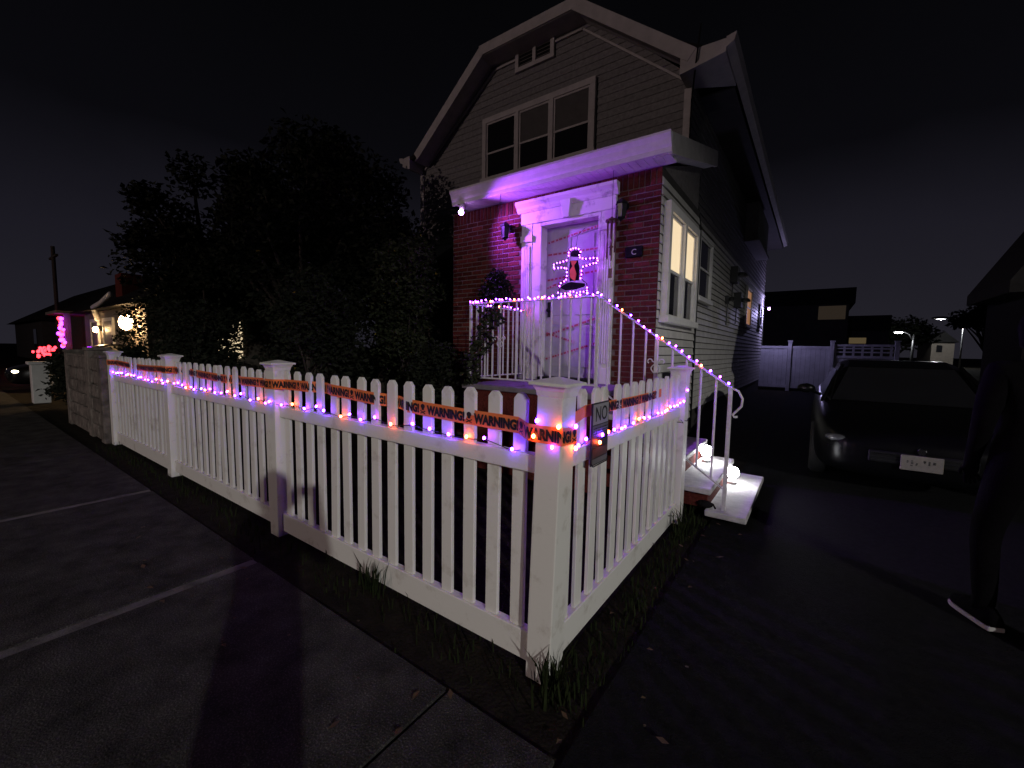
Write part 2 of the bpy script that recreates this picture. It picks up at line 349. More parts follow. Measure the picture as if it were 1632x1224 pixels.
# ------------------------------------------------------------------ lettering
def text_mesh(s, size, off=.0):
    c = bpy.data.curves.new('t', 'FONT'); c.body = s; c.size = size; c.offset = off; c.resolution_u = 3; c.align_x = 'LEFT'
    ob = bpy.data.objects.new('t', c); COL.objects.link(ob)
    dg = bpy.context.evaluated_depsgraph_get(); dg.update()
    me = bpy.data.meshes.new_from_object(ob.evaluated_get(dg)); bpy.data.objects.remove(ob)
    vs = [tuple(v.co) for v in me.vertices]; fs = [tuple(p_.vertices) for p_ in me.polygons]
    bpy.data.meshes.remove(me); return vs, fs
TW = text_mesh('WARNING!', .064, .0038)
TW = ([(v[0] * .84, v[1], v[2]) for v in TW[0]], TW[1])
tw_w = max(v[0] for v in TW[0])
def skull_shapes():
    out_ = []
    def disc(cx, cy, rx, ry, n=12): return [(cx + rx * math.cos(k * 6.2832 / n), cy + ry * math.sin(k * 6.2832 / n)) for k in range(n)]
    out_.append(disc(0, .032, .0135, .012)); out_.append([(-.007, .014), (.007, .014), (.008, .024), (-.008, .024)])
    for sx in (1, -1): out_.append([(-.017 * sx, -.002), (-.015 * sx, -.006), (.018 * sx, .009), (.016 * sx, .013)])
    return out_
class Path:
    def __init__(s, pts):
        s.p = [Vector(q) for q in pts]; s.L = [0]
        for a, b in zip(s.p, s.p[1:]): s.L.append(s.L[-1] + (b - a).length)
    def at(s, t):
        t = min(max(t, 0), s.L[-1] - 1e-6)
        for i in range(len(s.p) - 1):
            if t <= s.L[i + 1]:
                u = (t - s.L[i]) / max(1e-9, s.L[i + 1] - s.L[i]); p_ = s.p[i].lerp(s.p[i + 1], u)
                d = (s.p[i + 1] - s.p[i]).normalized(); return p_, d
def tape(name, label, pts, h, start, period, outside):
    pa = Path(pts); t = thing(name, label, 'tape', pts[0])
    b = MB(); n = int(pa.L[-1] / .02)
    ss = sorted(set([pa.L[-1] * i / n for i in range(n + 1)] + pa.L))
    vs = []; fs = []
    rn = random.Random(3); ph = rn.uniform(0, 6)
    def wob(s_): return .0010 * math.sin(s_ * 31 + ph) + .0005 * math.sin(s_ * 83)
    for s_ in ss:
        p_, d = pa.at(s_); nrm = d.cross(Vector((0, 0, 1))).normalized() * outside
        for zz, off in ((-h / 2, 0), (h / 2, 0)):
            q = p_ + nrm * (wob(s_) * (1 if zz > 0 else .3)) + Vector((0, 0, zz)); vs.append(q)
    for i in range(len(ss) - 1): fs.append((2 * i, 2 * i + 2, 2 * i + 3, 2 * i + 1))
    b.add(vs, fs); band = b.build('band', M['tape'], t)
    s0 = start; k = 0
    lets = MB(); sk = MB()
    def mp(u, v):
        p_, d = pa.at(u); nrm = d.cross(Vector((0, 0, 1))).normalized() * outside
        return p_ + nrm * (.0042) + Vector((0, 0, v))
    while s0 + tw_w < pa.L[-1]:
        lets = MB(); lets.add([mp(s0 + v[0], v[1] - .023) for v in TW[0]], TW[1]); lets.build('lettering', M['ink'], t)
        sk = MB()
        for poly in skull_shapes(): sk.add([mp(s0 + tw_w + .030 + q[0] * 1.2, q[1] * 1.15 - .023) for q in poly], [tuple(range(len(poly)))])
        sk.build('skull_mark', M['ink'], t)
        s0 += period
    return t
# front run: woven past most pickets in front, behind a few
pts = [(-7.60, -.006, 1.205), (-7.48, -.006, 1.205)]
behind = {(0, 6), (0, 11), (1, 4), (1, 12), (2, 8)}
for k in (2, 1, 0):
    xx = sorted(pick_x[k])
    for i, x in enumerate(xx):
        j = len(xx) - 1 - i
        y_ = .084 if (k, j) in behind else .0465
        if (k, j) in behind: pts += [(x - .05, y_, 0), (x + .05, y_, 0)]
        else: pts += [(x, y_, 0)]
    if k: pts += [(-LP * k - WP - .012, -.006, 0), (-LP * k + .004, -.006, 0)]
pts += [(-.135, -.006, 0), (.038, -.006, 0), (.040, .125, 0)]
def zt(x): return 1.142 + .048 * min(1, max(0, (-x - .05) / 1.7)) ** .7 + .012 * math.sin(x * 2.3)
pts = [(p_[0], p_[1], zt(p_[0]) - (.012 if p_[0] > -.14 else 0) - (.008 if p_[1] > .1 else 0)) for p_ in pts]
Ltot = Path(pts).L[-1]
per = .342
st = (Ltot - .335) % per
tape('warning_tape', 'orange warning tape with black lettering woven along the front fence and round the corner', pts, .078, st, per, 1)
pts = [(.006, .125, 1.125), (-.03, .19, 1.165)] + [(-.046, y, 1.185 + .006 * math.sin(y * 4)) for y in pick_y[1:11]]
tape('warning_tape', 'short orange warning tape along the side fence behind the sign', pts, .062, .45, .342, 1)

# ------------------------------------------------------------------ string lights
def bulb_mesh(m, r):
    return MB().ball((0, 0, 0), (r, r, r * 1.25), 8, 6).mesh('bulb', m, smooth=True)
BM = {k: bulb_mesh(M[k], .0080) for k in ('bulbP', 'bulbO', 'bulbV')}
BMS = bulb_mesh(M['bulbV'], .0078)
BMW = {k: bulb_mesh(M[k], .0088) for k in ('bulbP', 'bulbO', 'bulbV')}
def string_lights(label, pts, spacing, seq, seed, jit=.018, bulbs=BM, extra=(), drop=0, wire=.0022, group='strings of Halloween lights'):
    pa = Path(pts); t = thing('string_light', label, 'string lights', pts[0], group=group)
    rn = random.Random(seed); s_ = .02; cord = [Vector(pts[0])]; k = 0
    while s_ < pa.L[-1]:
        p_, d = pa.at(s_); q = p_ + Vector((rn.uniform(-jit, jit) * .5, rn.uniform(-.006, .004), rn.uniform(-jit * .4, jit)))
        key = seq[k % len(seq)]
        put('bulb', bulbs[key], t, q, (rn.uniform(-.8, .8), rn.uniform(-.8, .8), 0))
        cord.append(q + Vector((0, .004, -.008 - drop))); cord.append((q + pa.at(s_ + spacing * .5)[0]) / 2 + Vector((0, .01, -.004)))
        s_ += spacing * rn.uniform(.6, 1.4); k += 1
    for q, key in extra: put('bulb', bulbs[key], t, q)
    MB().tube(cord, wire, 5).build('cord', M['wire'], t)
    return t
seq = ['bulbP', 'bulbP', 'bulbO', 'bulbV', 'bulbP', 'bulbV', 'bulbO', 'bulbP']
fp = []
for k in (2, 1, 0):
    fp += [(-LP * (k + 1) + .02, .026, 1.045), (-LP * k - WP - .01, .026, 1.040)]
    if k: fp += [(-LP * k - WP - .005, -.014, 1.05), (-LP * k + .004, -.014, 1.05)]
string_lights('purple and orange string lights lying along the top rail of the front fence', fp, .140, seq, 21, .03,
              extra=[((-.085, -.014, 1.19), 'bulbP'), ((.022, -.012, 1.175), 'bulbO'), ((.047, .10, 1.165), 'bulbP'), ((-.10, -.016, 1.12), 'bulbO'), ((-.005, -.016, 1.085), 'bulbV'), ((.044, .11, 1.065), 'bulbO')])
string_lights('purple and orange string lights along the top rail of the side fence', [(-.024, .16, 1.04), (-.024, 1.5, 1.045), (-.024, MS - .02, 1.05), (.006, MS + .03, 1.12)], .105, ['bulbP', 'bulbV', 'bulbP', 'bulbO', 'bulbO', 'bulbP'], 23, extra=[((.014, .47, 1.065), 'bulbP'), ((.014, .44, 1.03), 'bulbO'), ((.010, MS + .02, 1.17), 'bulbV')])

# ------------------------------------------------------------------ sign on the side fence
sg = thing('warning_sign', 'small dark and pale NO warning sign fixed to the side fence', 'sign', (0, .46, .92))
def sgbox(name, y0, y1, z0, z1, x0, x1, m): return MB().box(x0, x1, y0, y1, z0, z1).build(name, m, sg)
sgbox('backing_board', .365, .565, .915, 1.235, -.004, .004, M['signblack'])
sgbox('header_panel', .371, .559, 1.125, 1.229, .004, .0055, M['signwhite'])
sgbox('print_strip', .371, .559, 1.070, 1.119, .004, .0055, M['signgrey'])
sgbox('red_panel', .375, .556, .955, 1.000, .004, .0055, M['signred'])
sgbox('foot_panel', .375, .556, .922, .948, .004, .0055, M['signgrey'])
nv, nf = text_mesh('NO', .105, .001)
MB().add([(.0068, .392 + v[0] * .90, 1.142 + v[1]) for v in nv], nf).build('lettering', M['ink'], sg)
rn = random.Random(8)
for zz in (1.105, 1.090, 1.077):
    y = .378
    while y < .545:
        w = rn.uniform(.008, .028); sgbox('print_mark', y, min(y + w, .552), zz - .003, zz + .003, .0056, .0066, M['ink']); y += w + .006
for zz in (1.055, 1.030, 1.012):
    sgbox('print_mark', .43, .50, zz - .004, zz + .004, .0042, .0052, M['signred'])
MB().tube([(.004, .365, .93), (.012, .37, .915), (.006, .56, .912), (.004, .565, .93)], .003, 6).build('tie_wire', M['black'], sg)

# ------------------------------------------------------------------ steps, landing
steps = thing('front_steps', 'stone front steps with brick sides rising to the porch landing', 'steps', (-.4, 3.1, 0))
YS0, YS1 = 2.44, 3.76
LZ = 1.05
MB().box(-2.72, -.97, YS0 + .02, YS1, -.03, LZ - .06).build('landing_base', M['brick'], steps)
MB().box(-2.76, -.93, YS0 - .02, YS1 + .01, LZ - .06, LZ).build('landing_slab', M['landing'], steps, bev=.008)
for k in range(5):
    xn = .50 - .29 * k; z = .10 + .19 * k
    yb = 3.92 if k == 0 else YS1
    xl = xn - .29 - (.03 if k < 4 else -.02)
    if z > .12: MB().box(-.97 if k < 4 else -.97, xn - .03, YS0 + .03, yb - .01, z - .19 if k else -.03, z - .055).build('riser', M['brick'], steps)
    MB().box(max(-.93, xn - .33) if k < 4 else -.929, xn, YS0 - (.02 if k else .03), yb, max(-.02, z - .055), z).build('tread', M['stone'], steps, bev=.007)

# ------------------------------------------------------------------ iron railing
rl = thing('stair_railing', 'white iron railing round the porch landing and down the steps', 'railing', (-.9, 2.5, 0))
YR = 2.50
def zr(x): return 2.06 if x <= -.95 else 2.06 - (x + .95) * (.86 / 1.27)
def bar(name, a, b, r=.011, n=6, m='rail'): return MB().tube([a, b], r, n).build(name, M[m], rl)
def zstep(x):
    z = LZ
    for k in range(5):
        if x > .50 - .29 * (k + 1) + 0: z = .10 + .19 * k; break
    return z
def newel(x, y, zt_, zb): MB().box(x - .016, x + .016, y - .016, y + .016, zb, zt_).build('newel_post', M['rail'], rl, bev=.003)
XL = -2.68
MB().box(XL, -.95, YR - .018, YR + .018, 2.045, 2.062).build('top_rail', M['rail'], rl, bev=.003)
MB().box(XL, -.95, YR - .012, YR + .012, 1.125, 1.142).build('bottom_rail', M['rail'], rl)
MB().hexa([(-.95, YR - .018, 2.043), (.31, YR - .018, zr(.31) - .017), (.31, YR + .018, zr(.31) - .017), (-.95, YR + .018, 2.043), (-.95, YR - .018, 2.060), (.31, YR - .018, zr(.31)), (.31, YR + .018, zr(.31)), (-.95, YR + .018, 2.060)]).build('top_rail', M['rail'], rl)
MB().hexa([(-.95, YR - .010, 1.125), (.31, YR - .010, zr(.31) - .93), (.31, YR + .010, zr(.31) - .93), (-.95, YR + .010, 1.125), (-.95, YR - .010, 1.14), (.31, YR - .010, zr(.31) - .915), (.31, YR + .010, zr(.31) - .915), (-.95, YR + .010, 1.14)]).build('bottom_rail', M['rail'], rl)
for x in (XL, -.95): newel(x, YR, 2.06, LZ)
newel(.31, YR, zr(.31), .10); newel(-.34, YR, zr(-.34), zstep(-.34))
x = XL + .115
while x < -1.0:
    bar('baluster', (x, YR, 1.13), (x, YR, 2.05)); x += .118
x = -.95 + .12
while x < .26:
    if abs(x + .34) > .05: bar('baluster', (x, YR, zr(x) - .92), (x, YR, zr(x) - .01))
    x += .128
MB().box(XL - .014, XL + .014, YR, 3.78, 2.045, 2.062).build('top_rail', M['rail'], rl)
MB().box(XL - .010, XL + .010, YR, 3.78, 1.125, 1.142).build('bottom_rail', M['rail'], rl)
y = YR + .11
while y < 3.75: bar('baluster', (XL, y, 1.13), (XL, y, 2.05)); y += .115
MB().tube([(.31, YR, zr(.31) - .01), (.37, YR, zr(.31) - .035), (.405, YR, zr(.31) - .10), (.40, YR, zr(.31) - .165), (.36, YR, zr(.31) - .215), (.335, YR, zr(.31) - .245), (.35, YR, zr(.31) - .262), (.375, YR, zr(.31) - .258)], .010, 8).build('scroll_end', M['rail'], rl, smooth=True)
def scroll(cx, cz):
    for sx in (1, -1):
        p_ = [(cx + sx * (.008 + .03 * math.sin(t * 2.2) * (1 + .2 * t)), YR - .012, cz - .07 + t * .062) for t in [i * .2 for i in range(9)]]
        p_ += [(cx + sx * (.055 + .022 * math.cos(a)), YR - .012, cz + .045 + .022 * math.sin(a)) for a in [math.pi - i * .6 for i in range(8)]]
        MB().tube(p_, .006, 6).build('scroll', M['rail'], rl, smooth=True)
scroll(-.34, 1.36); scroll(XL + .118 * 4, 1.58)
SEQV = ['bulbV', 'bulbV', 'bulbP', 'bulbV', 'bulbP', 'bulbV', 'bulbO']
string_lights('violet string lights wound along the level porch railing in front of the door', [(XL, YR - .022, 2.075), (-1.6, YR - .022, 2.068), (-.95, YR - .022, 2.075)], .052, SEQV, 31, .02, BMW)
string_lights('purple and orange string lights following the sloping stair handrail', [(-.93, YR - .022, 2.06), (-.3, YR - .022, zr(-.3) + .01), (.31, YR - .022, zr(.31) + .01)], .078, ['bulbP', 'bulbV', 'bulbP', 'bulbO', 'bulbP', 'bulbV'], 33, .016, BMW)
string_lights('violet string lights on the left return of the porch railing', [(XL + .02, YR + .05, 2.07), (XL + .02, 3.72, 2.065)], .085, SEQV, 35, .02, BMW)

# ------------------------------------------------------------------ house
H = thing('house', 'grey shingled house with clipped gable, brick entry porch and white front door', 'house', (-4, 10, 0))
YB = 3.79; YM = 5.70; XR = -.75; XM = -.945; XLm = -7.10; YE = 18.6
# porch core and brick wall
core = MB().box(-4.22, -2.60, YB - .003, YM, -.03, 3.74); core.box(-1.52, XR - .012, YB - .003, YM, -.03, 3.74); core.box(-2.60, -1.52, YB - .003, YM, 3.33, 3.74); core.box(-2.60, -1.52, 4.10, YM, -.03, 3.33)
bw = core.build('brick_wall', M['mortar'], H)
brm = [MB().box(-w / 2, w / 2, -.012, .02, -.0275, .0275).mesh('brick', M['brick'], bev=.003) for w in (.196, .094)]
sol = MB().box(-.029, .029, -.014, .02, -.095, .095).mesh('brick', M['brick'], bev=.003)
bricks = []
row = 0; z = 3.50
while z > .05:
    off = (row % 2) * .105
    for (xa, xb) in ((-4.22, -2.80), (-1.315, XR)):
        c = XR - .105 + off
        while c > -4.40:
            l, r_ = max(xa, c - .105) + .006, min(xb, c + .105) - .006
            if r_ - l > .04: bricks.append((z, (l + r_) / 2, 0, (r_ - l) / .196))
            c -= .21
    z -= .070; row += 1
xx = XR - .035
while xx > -4.2: bricks.append((3.635, xx, 2, 1)); xx -= .072
bricks.sort(key=lambda b: -b[0])
vis = [b for b in bricks if b[0] > 1.0 or b[1] > -1.2]
rest = [b for b in bricks if b not in vis] + vis[300:]
rb = random.Random(9)
for z, c, kd, sc_ in vis[:300]:
    put('brick', sol if kd == 2 else brm[kd], bw, (c, YB + .002 + rb.uniform(-.002, .002), z), (rb.uniform(-.01, .01), rb.uniform(-.006, .006), rb.uniform(-.01, .01)), (sc_, 1, 1))
b = MB()
for z, c, kd, sc_ in rest:
    w = (.198 * sc_, .094, .058)[kd]; b.box(c - w / 2, c + w / 2, YB - .010, YB + .02, z - .029, z + .029)
b.build('lower_brickwork', M['brick'], bw, kind='stuff')
# quoin end of the brick on the right corner
# porch side wall (siding)
psw = MB().box(XR - .012, XR - .004, YB, YM + .1, -.03, 3.74).build('porch_side_wall', M['fargrey'], H)  # dark backing shows in the board gaps as the laps' shadow lines
def board(parent, xw, y0, y1, z, ex, m, nm, proud=.020):
    MB().hexa([(xw - .004, y0, z), (xw + proud, y0, z), (xw + proud, y1, z), (xw - .004, y1, z), (xw - .004, y0, z + ex - .015), (xw + .004, y0, z + ex - .015), (xw + .004, y1, z + ex - .015), (xw - .004, y1, z + ex - .015)]).build(nm, M[m], parent)
z = .42
while z < 3.6: board(psw, XR - .004, YB + .002, YM + .09, z, .115, 'siding', 'siding_board'); z += .115
msw = MB().box(XLm, XM - .004, YM + .03, YE, -.03, 5.9).build('main_wall', M['fargrey'], H)  # dark core stands in for the shadow under each siding lap
z = .42
while z < 3.74: board(msw, XM - .004, YM + .10, YE, z, .115, 'siding', 'siding_board'); z += .115
MB().box(XM - .002, XM + .030, YM + .10, YE, 3.755, 3.83).build('trim_band', M['trimgrey'], H)
z = 3.84
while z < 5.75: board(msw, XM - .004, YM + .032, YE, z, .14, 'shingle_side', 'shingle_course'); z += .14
# gable wall of the second floor
zt_top = 7.36; EZ = 5.80; KX = (-4.93, -2.80)
def rake_x(z):   # inner edge of wall at height z
    if z <= EZ: return XLm, XM
    t = (z - EZ) / (7.48 - EZ); return XLm + (KX[0] - XLm) * t, XM + (KX[1] - XM) * t
gw = MB().prism([(XLm, 3.6), (XM - .006, 3.6), (XM - .006, EZ), (KX[1], 7.44), (KX[0], 7.44), (XLm, EZ)], 'y', YM, YM + .03).build('gable_wall', M['shingle'], H)
z = 3.92; ex = .128
while z < 7.40:
    a0, b0 = rake_x(z); a1, b1 = rake_x(z + ex)
    rowx = MB()
    rowx.hexa([(a0, YM - .018, z), (b0, YM - .018, z), (b0, YM + .004, z), (a0, YM + .004, z), (a1, YM - .004, z + ex + .004), (b1, YM - .004, z + ex + .004), (b1, YM + .004, z + ex + .004), (a1, YM + .004, z + ex + .004)])
    rowx.build('shingle_course', M['shingle'], gw); z += ex
MB().box(XM - .10, XM + .012, YM - .045, YM - .004, 3.9, 5.62).build('corner_board', M['trimgrey'], H, bev=.004)
MB().box(XLm - .012, XLm + .10, YM - .045, YM - .004, 3.9, 5.62).build('corner_board', M['trimgrey'], H, bev=.004)
# main roof: clipped gable
YF = 5.28; EXR, EXL = -.30, -7.38; EZr = 5.86; TZ = 7.48; RIDGE = 8.35; XC = (KX[0] + KX[1]) / 2
rf = MB()
th = .10
def roofslab(p4): 
    a = [Vector(q) for q in p4]; n = (a[1] - a[0]).cross(a[2] - a[0]).normalized()
    if n.z < 0: n = -n
    rf.hexa([tuple(q) for q in a] + [tuple(q + n * th) for q in a])
roofslab([(-.78, YF, EZr), (-.78, YE + .4, EZr), (XC, YE + .4, RIDGE), (XC, YF + 1.5, RIDGE)])
rf.add([(-.78, YF, EZr + .07), (KX[1], YF, TZ), (XC, YF + 1.5, RIDGE + .1), (XC, YF + 1.5, RIDGE)], [(0, 1, 2), (0, 2, 3)])
roofslab([(-6.90, YE + .4, EZr), (-6.90, YF, EZr), (XC, YF + 1.5, RIDGE), (XC, YE + .4, RIDGE)])
rf.add([(-6.90, YF, EZr + .07), (KX[0], YF, TZ), (XC, YF + 1.5, RIDGE + .1)], [(0, 1, 2)])
rf.add([(KX[0], YF, TZ), (KX[1], YF, TZ), (XC, YF + 1.5, RIDGE + .1)], [(0, 1, 2)])
rf.box(-.80, EXR, YF, YE + .4, EZr - .02, EZr + .05); rf.box(EXL, -6.88, YF, YE + .4, EZr - .02, EZr + .05)
rf.build('roof', M['roof'], H)
def rakeboard(p0, p1, w, y0, y1, name, m):
    d = (Vector((p1[0], 0, p1[1])) - Vector((p0[0], 0, p0[1]))).normalized(); n = Vector((-d.z, 0, d.x))
    if n.z > 0: n = -n
    q = [(p0[0], p0[1]), (p1[0], p1[1]), (p1[0] + n.x * w, p1[1] + n.z * w), (p0[0] + n.x * w, p0[1] + n.z * w)]
    return MB().prism(q, 'y', y0, y1).build(name, M[m], H)
rakeboard((-.80, EZr + .06), (KX[1], TZ + .02), .19, YF - .03, YF, 'rake_board', 'trimgrey')
rakeboard((-6.88, EZr + .06), (KX[0], TZ + .02), .19, YF - .03, YF, 'rake_board', 'trimgrey')
MB().box(KX[0] - .02, KX[1] + .02, YF - .034, YF - .004, TZ - .16, TZ + .03).build('rake_board', M['trimgrey'], H)
# soffits under the rakes
for xe, kx in ((-.80, KX[1]), (-6.88, KX[0])):
    MB().add([(xe, YF, EZr - .10), (kx, YF, TZ - .16), (kx, YM - .02, TZ - .16), (xe, YM - .02, EZr - .10), (xe, YF, EZr - .08), (kx, YF, TZ - .14), (kx, YM - .02, TZ - .14), (xe, YM - .02, EZr - .08)], [(0, 1, 2, 3), (7, 6, 5, 4), (0, 4, 5, 1), (3, 2, 6, 7)]).build('rake_soffit', M['trimgrey'], H)
MB().box(KX[0], KX[1], YF, YM - .02, TZ - .165, TZ - .14).build('rake_soffit', M['trimgrey'], H)
rakeboard((-.98, EZr - .14), (KX[1] - .06, TZ - .22), .035, YM - .05, YM - .02, 'frieze_moulding', 'trimgrey')
rakeboard((-6.98, EZr - .14), (KX[0] + .06, TZ - .22), .035, YM - .05, YM - .02, 'frieze_moulding', 'trimgrey')
for xa, xb in ((KX[0] + .05, -4.34), (-3.43, KX[1] - .05)): MB().box(xa, xb, YM - .05, YM - .02, TZ - .255, TZ - .22).build('frieze_moulding', M['trimgrey'], H)
# cornice returns with gutter ends
for sx, xo, xi in ((1, EXR - .10, -1.02), (-1, EXL + .10, -7.04)):
    MB().hexa([(xi, YF - .02, EZr - .24), (xo, YF - .02, EZr - .14), (xo, YM + .5, EZr - .14), (xi, YM - .02, EZr - .24), (xi, YF - .02, EZr + .06), (xo, YF - .02, EZr + .04), (xo, YM + .5, EZr + .04), (xi, YM - .02, EZr + .06)]).build('cornice_return', M['trimgrey'], H)
    g = MB().prism([(xo, EZr - .08), (xo + sx * .10, EZr - .02), (xo + sx * .13, EZr + .085), (xo, EZr + .06)], 'y', YF - .02, YE + .4); g.build('gutter', M['trimgrey'], H)
MB().box(XM - .01, -.42, YM + .5, YE + .3, EZr - .16, EZr - .13).build('eave_soffit', M['fargrey'], H)
# windows
def window(parent, ax, w0, a0, a1, z0, z1, cas, depth, nsash, lit=None, mframe='white', sill=True, shade=.5, out_=1):
    """ax 'y': window in a wall facing -Y at y=w0 spanning x; ax 'x': wall facing +X at x=w0 spanning y"""
    def bx(b, s0, s1, d0, d1, za, zb):
        if ax == 'y': b.box(s0, s1, w0 - d1, w0 - d0, za, zb)
        else: b.box(w0 + d0, w0 + d1, s0, s1, za, zb)
        return b
    wd = bx(MB(), a0, a1, -.02, .018, z0, z1).build('window', M['black'], parent)
    fr = MB(); bx(fr, a0 - cas, a1 + cas, .0, depth, z1, z1 + cas * 1.1); bx(fr, a0 - cas, a0, .0, depth, z0, z1); bx(fr, a1, a1 + cas, .0, depth, z0, z1)
    sw_ = (a1 - a0) / nsash
    for i in range(1, nsash): bx(fr, a0 + sw_ * i - cas * .42, a0 + sw_ * i + cas * .42, .0, depth, z0, z1)
    fr.build('frame', M[mframe], wd, bev=.003)
    if sill: bx(MB(), a0 - cas * 1.3, a1 + cas * 1.3, 0, depth + .035, z0 - .085, z0).build('sill', M[mframe], wd, bev=.004)
    for i in range(nsash):
        s0 = a0 + sw_ * i + (cas * .42 if i else 0); s1 = a0 + sw_ * (i + 1) - (cas * .42 if i < nsash - 1 else 0)
        zm = z0 + (z1 - z0) * (1 - shade)
        sb = MB()
        for (za, zb, d) in ((zm - .02, z1, .030), (z0, zm + .02, .022)):
            bx(sb, s0, s0 + .035, .018, .018 + d * .8, za, zb); bx(sb, s1 - .035, s1, .018, .018 + d * .8, za, zb)
            bx(sb, s0 + .035, s1 - .035, .018, .018 + d * .8, zb - .035, zb); bx(sb, s0 + .035, s1 - .035, .018, .018 + d * .8, za, za + .035)
        sb.build('sash', M[mframe], wd)
        up = bx(MB(), s0 + .035, s1 - .035, .020, .026, zm + .016, z1 - .036); lo_ = bx(MB(), s0 + .035, s1 - .035, .019, .024, z0 + .036, zm - .022)
        if lit and lit[i % len(lit)] in ('top', 'both'): up.build('roller_shade', M['blind'], wd)
        elif lit and lit[i % len(lit)] == 'orange': up.build('curtain', M['orangewin'], wd)
        elif lit and lit[i % len(lit)] == 'dim': up.build('roller_shade', M['dimshade'], wd)
        else: up.build('pane', M['glass'], wd)
        if lit and lit[i % len(lit)] == 'orange': lo_.build('curtain', M['orangewin'], wd)
        else: lo_.build('pane', M['glass'], wd)
    return wd
window(H, 'y', YM - .02, -5.05, -2.66, 5.10, 6.22, .10, .065, 3, lit=('', 'dim', 'dim'), mframe='trimgrey', shade=.55)
window(H, 'x', XR + .012, 3.97, 5.36, 1.95, 3.24, .10, .085, 2, lit=('top',), shade=.54)
window(H, 'x', XM + .014, 6.55, 7.55, 2.50, 3.55, .07, .07, 1)
window(H, 'x', XM + .014, 13.1, 14.2, 2.36, 3.45, .07, .06, 1, lit=('orange',))
window(H, 'x', XM + .014, 16.9, 17.6, 2.55, 3.25, .07, .05, 1)
MB().box(-.30, -.15, 0, .2, 0, .1)
# attic vent under the clip
av = MB().box(-4.25, -3.52, YM - .03, YM - .015, 7.06, 7.34).build('attic_vent', M['black'], H)
fr = MB().box(-4.33, -4.25, YM - .07, YM - .018, 6.98, 7.34); fr.box(-3.52, -3.44, YM - .07, YM - .018, 6.98, 7.34); fr.box(-4.25, -3.52, YM - .07, YM - .018, 6.98, 7.06)
fr.build('frame', M['trimgrey'], av)
for k in range(4): MB().hexa([(-4.25, YM - .06, 7.08 + k * .065), (-3.52, YM - .06, 7.08 + k * .065), (-3.52, YM - .055, 7.085 + k * .065), (-4.25, YM - .055, 7.085 + k * .065), (-4.25, YM - .033, 7.11 + k * .065), (-3.52, YM - .033, 7.11 + k * .065), (-3.52, YM - .028, 7.12 + k * .065), (-4.25, YM - .028, 7.12 + k * .065)]).build('louvre', M['shingle_side'], av)
MB().box(-3.92, -3.85, YM - .068, YM - .03, 7.06, 7.34).build('mullion', M['trimgrey'], av)
# porch roof: shed rising to the wall
XPl, XPr = -3.90, -.58; YP = 3.48
pr = MB(); s_ = .29
pr.hexa([(XPl, YP, 3.90), (XPr, YP, 3.90), (XPr, YM + .25, 3.90 + s_ * (YM + .25 - YP)), (XPl, YM + .25, 3.90 + s_ * (YM + .25 - YP)), (XPl, YP, 3.955), (XPr, YP, 3.955), (XPr, YM + .25, 3.955 + s_ * (YM + .25 - YP)), (XPl, YM + .25, 3.955 + s_ * (YM + .25 - YP))])
pr = pr.build('porch_roof', M['roof'], H)
pf = MB().prism([(YP - .012, 3.745), (YP - .012, 3.80), (YP - .030, 3.83), (YP - .045, 3.88), (YP - .075, 3.935), (YP - .075, 3.96), (YP + .02, 3.96), (YP + .02, 3.745)], 'x', XPl - .05, XPr + .012)
pf.build('fascia', M['white'], pr)
MB().hexa([(XPr - .02, YP, 3.72), (XPr + .02, YP, 3.72), (XPr + .02, YM + .26, 3.72 + s_ * (YM + .26 - YP)), (XPr - .02, YM + .26, 3.72 + s_ * (YM + .26 - YP)), (XPr - .02, YP, 3.958), (XPr + .02, YP, 3.958), (XPr + .02, YM + .26, 3.958 + s_ * (YM + .26 - YP)), (XPr - .02, YM + .26, 3.958 + s_ * (YM + .26 - YP))]).build('side_fascia', M['trimgrey'], pr)
MB().hexa([(XR - .01, YP + .02, 3.735), (XPr - .02, YP + .02, 3.735), (XPr - .02, YM + .25, 3.735 + s_ * (YM + .25 - YP)), (XR - .01, YM + .25, 3.735 + s_ * (YM + .25 - YP)), (XR - .01, YP + .02, 3.75), (XPr - .02, YP + .02, 3.75), (XPr - .02, YM + .25, 3.75 + s_ * (YM + .25 - YP)), (XR - .01, YM + .25, 3.75 + s_ * (YM + .25 - YP))]).build('side_soffit', M['siding'], pr)
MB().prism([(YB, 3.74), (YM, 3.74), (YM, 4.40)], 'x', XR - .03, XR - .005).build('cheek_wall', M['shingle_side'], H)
x = XPl
while x < XPr - .03:
    MB().box(x + .002, min(x + .098, XPr - .021), YP + .022, YB + .03, 3.752, 3.764).build('soffit_panel', M['white'], pr); x += .10
MB().box(XPl, XPr - .02, YP + .02, YB + .03, 3.766, 3.78).build('soffit_backing', M['white'], pr)
# door
dX0, dX1, dZ0, dZ1, YD = -2.45, -1.56, 1.10, 3.28, 3.93
dr = MB().box(dX0, dX1, YD, YD + .045, dZ0, dZ1).build('front_door', M['door'], H)
for (za, zb) in ((1.25, 1.85), (2.0, 3.12)):
    for (xa, xb) in ((dX0 + .12, -2.05), (-1.96, dX1 - .12)):
        MB().box(xa, xb, YD - .008, YD + .002, za, zb).build('panel', M['door'], dr, bev=.005)
MB().ball((dX0 + .07, YD - .05, 2.08), .028, 10, 8).build('handle', M['black'], dr, smooth=True)
MB().box(dX0 + .045, dX0 + .095, YD - .02, YD, 1.98, 2.2).build('lock_plate', M['black'], dr)
ds = MB().box(-2.60, dX0, YB - .03, YD + .05, LZ, 3.33); ds.box(dX1, -1.525, YB - .03, YD + .05, LZ, 3.33); ds.box(dX0, dX1, YB - .03, YD + .05, dZ1, 3.33)
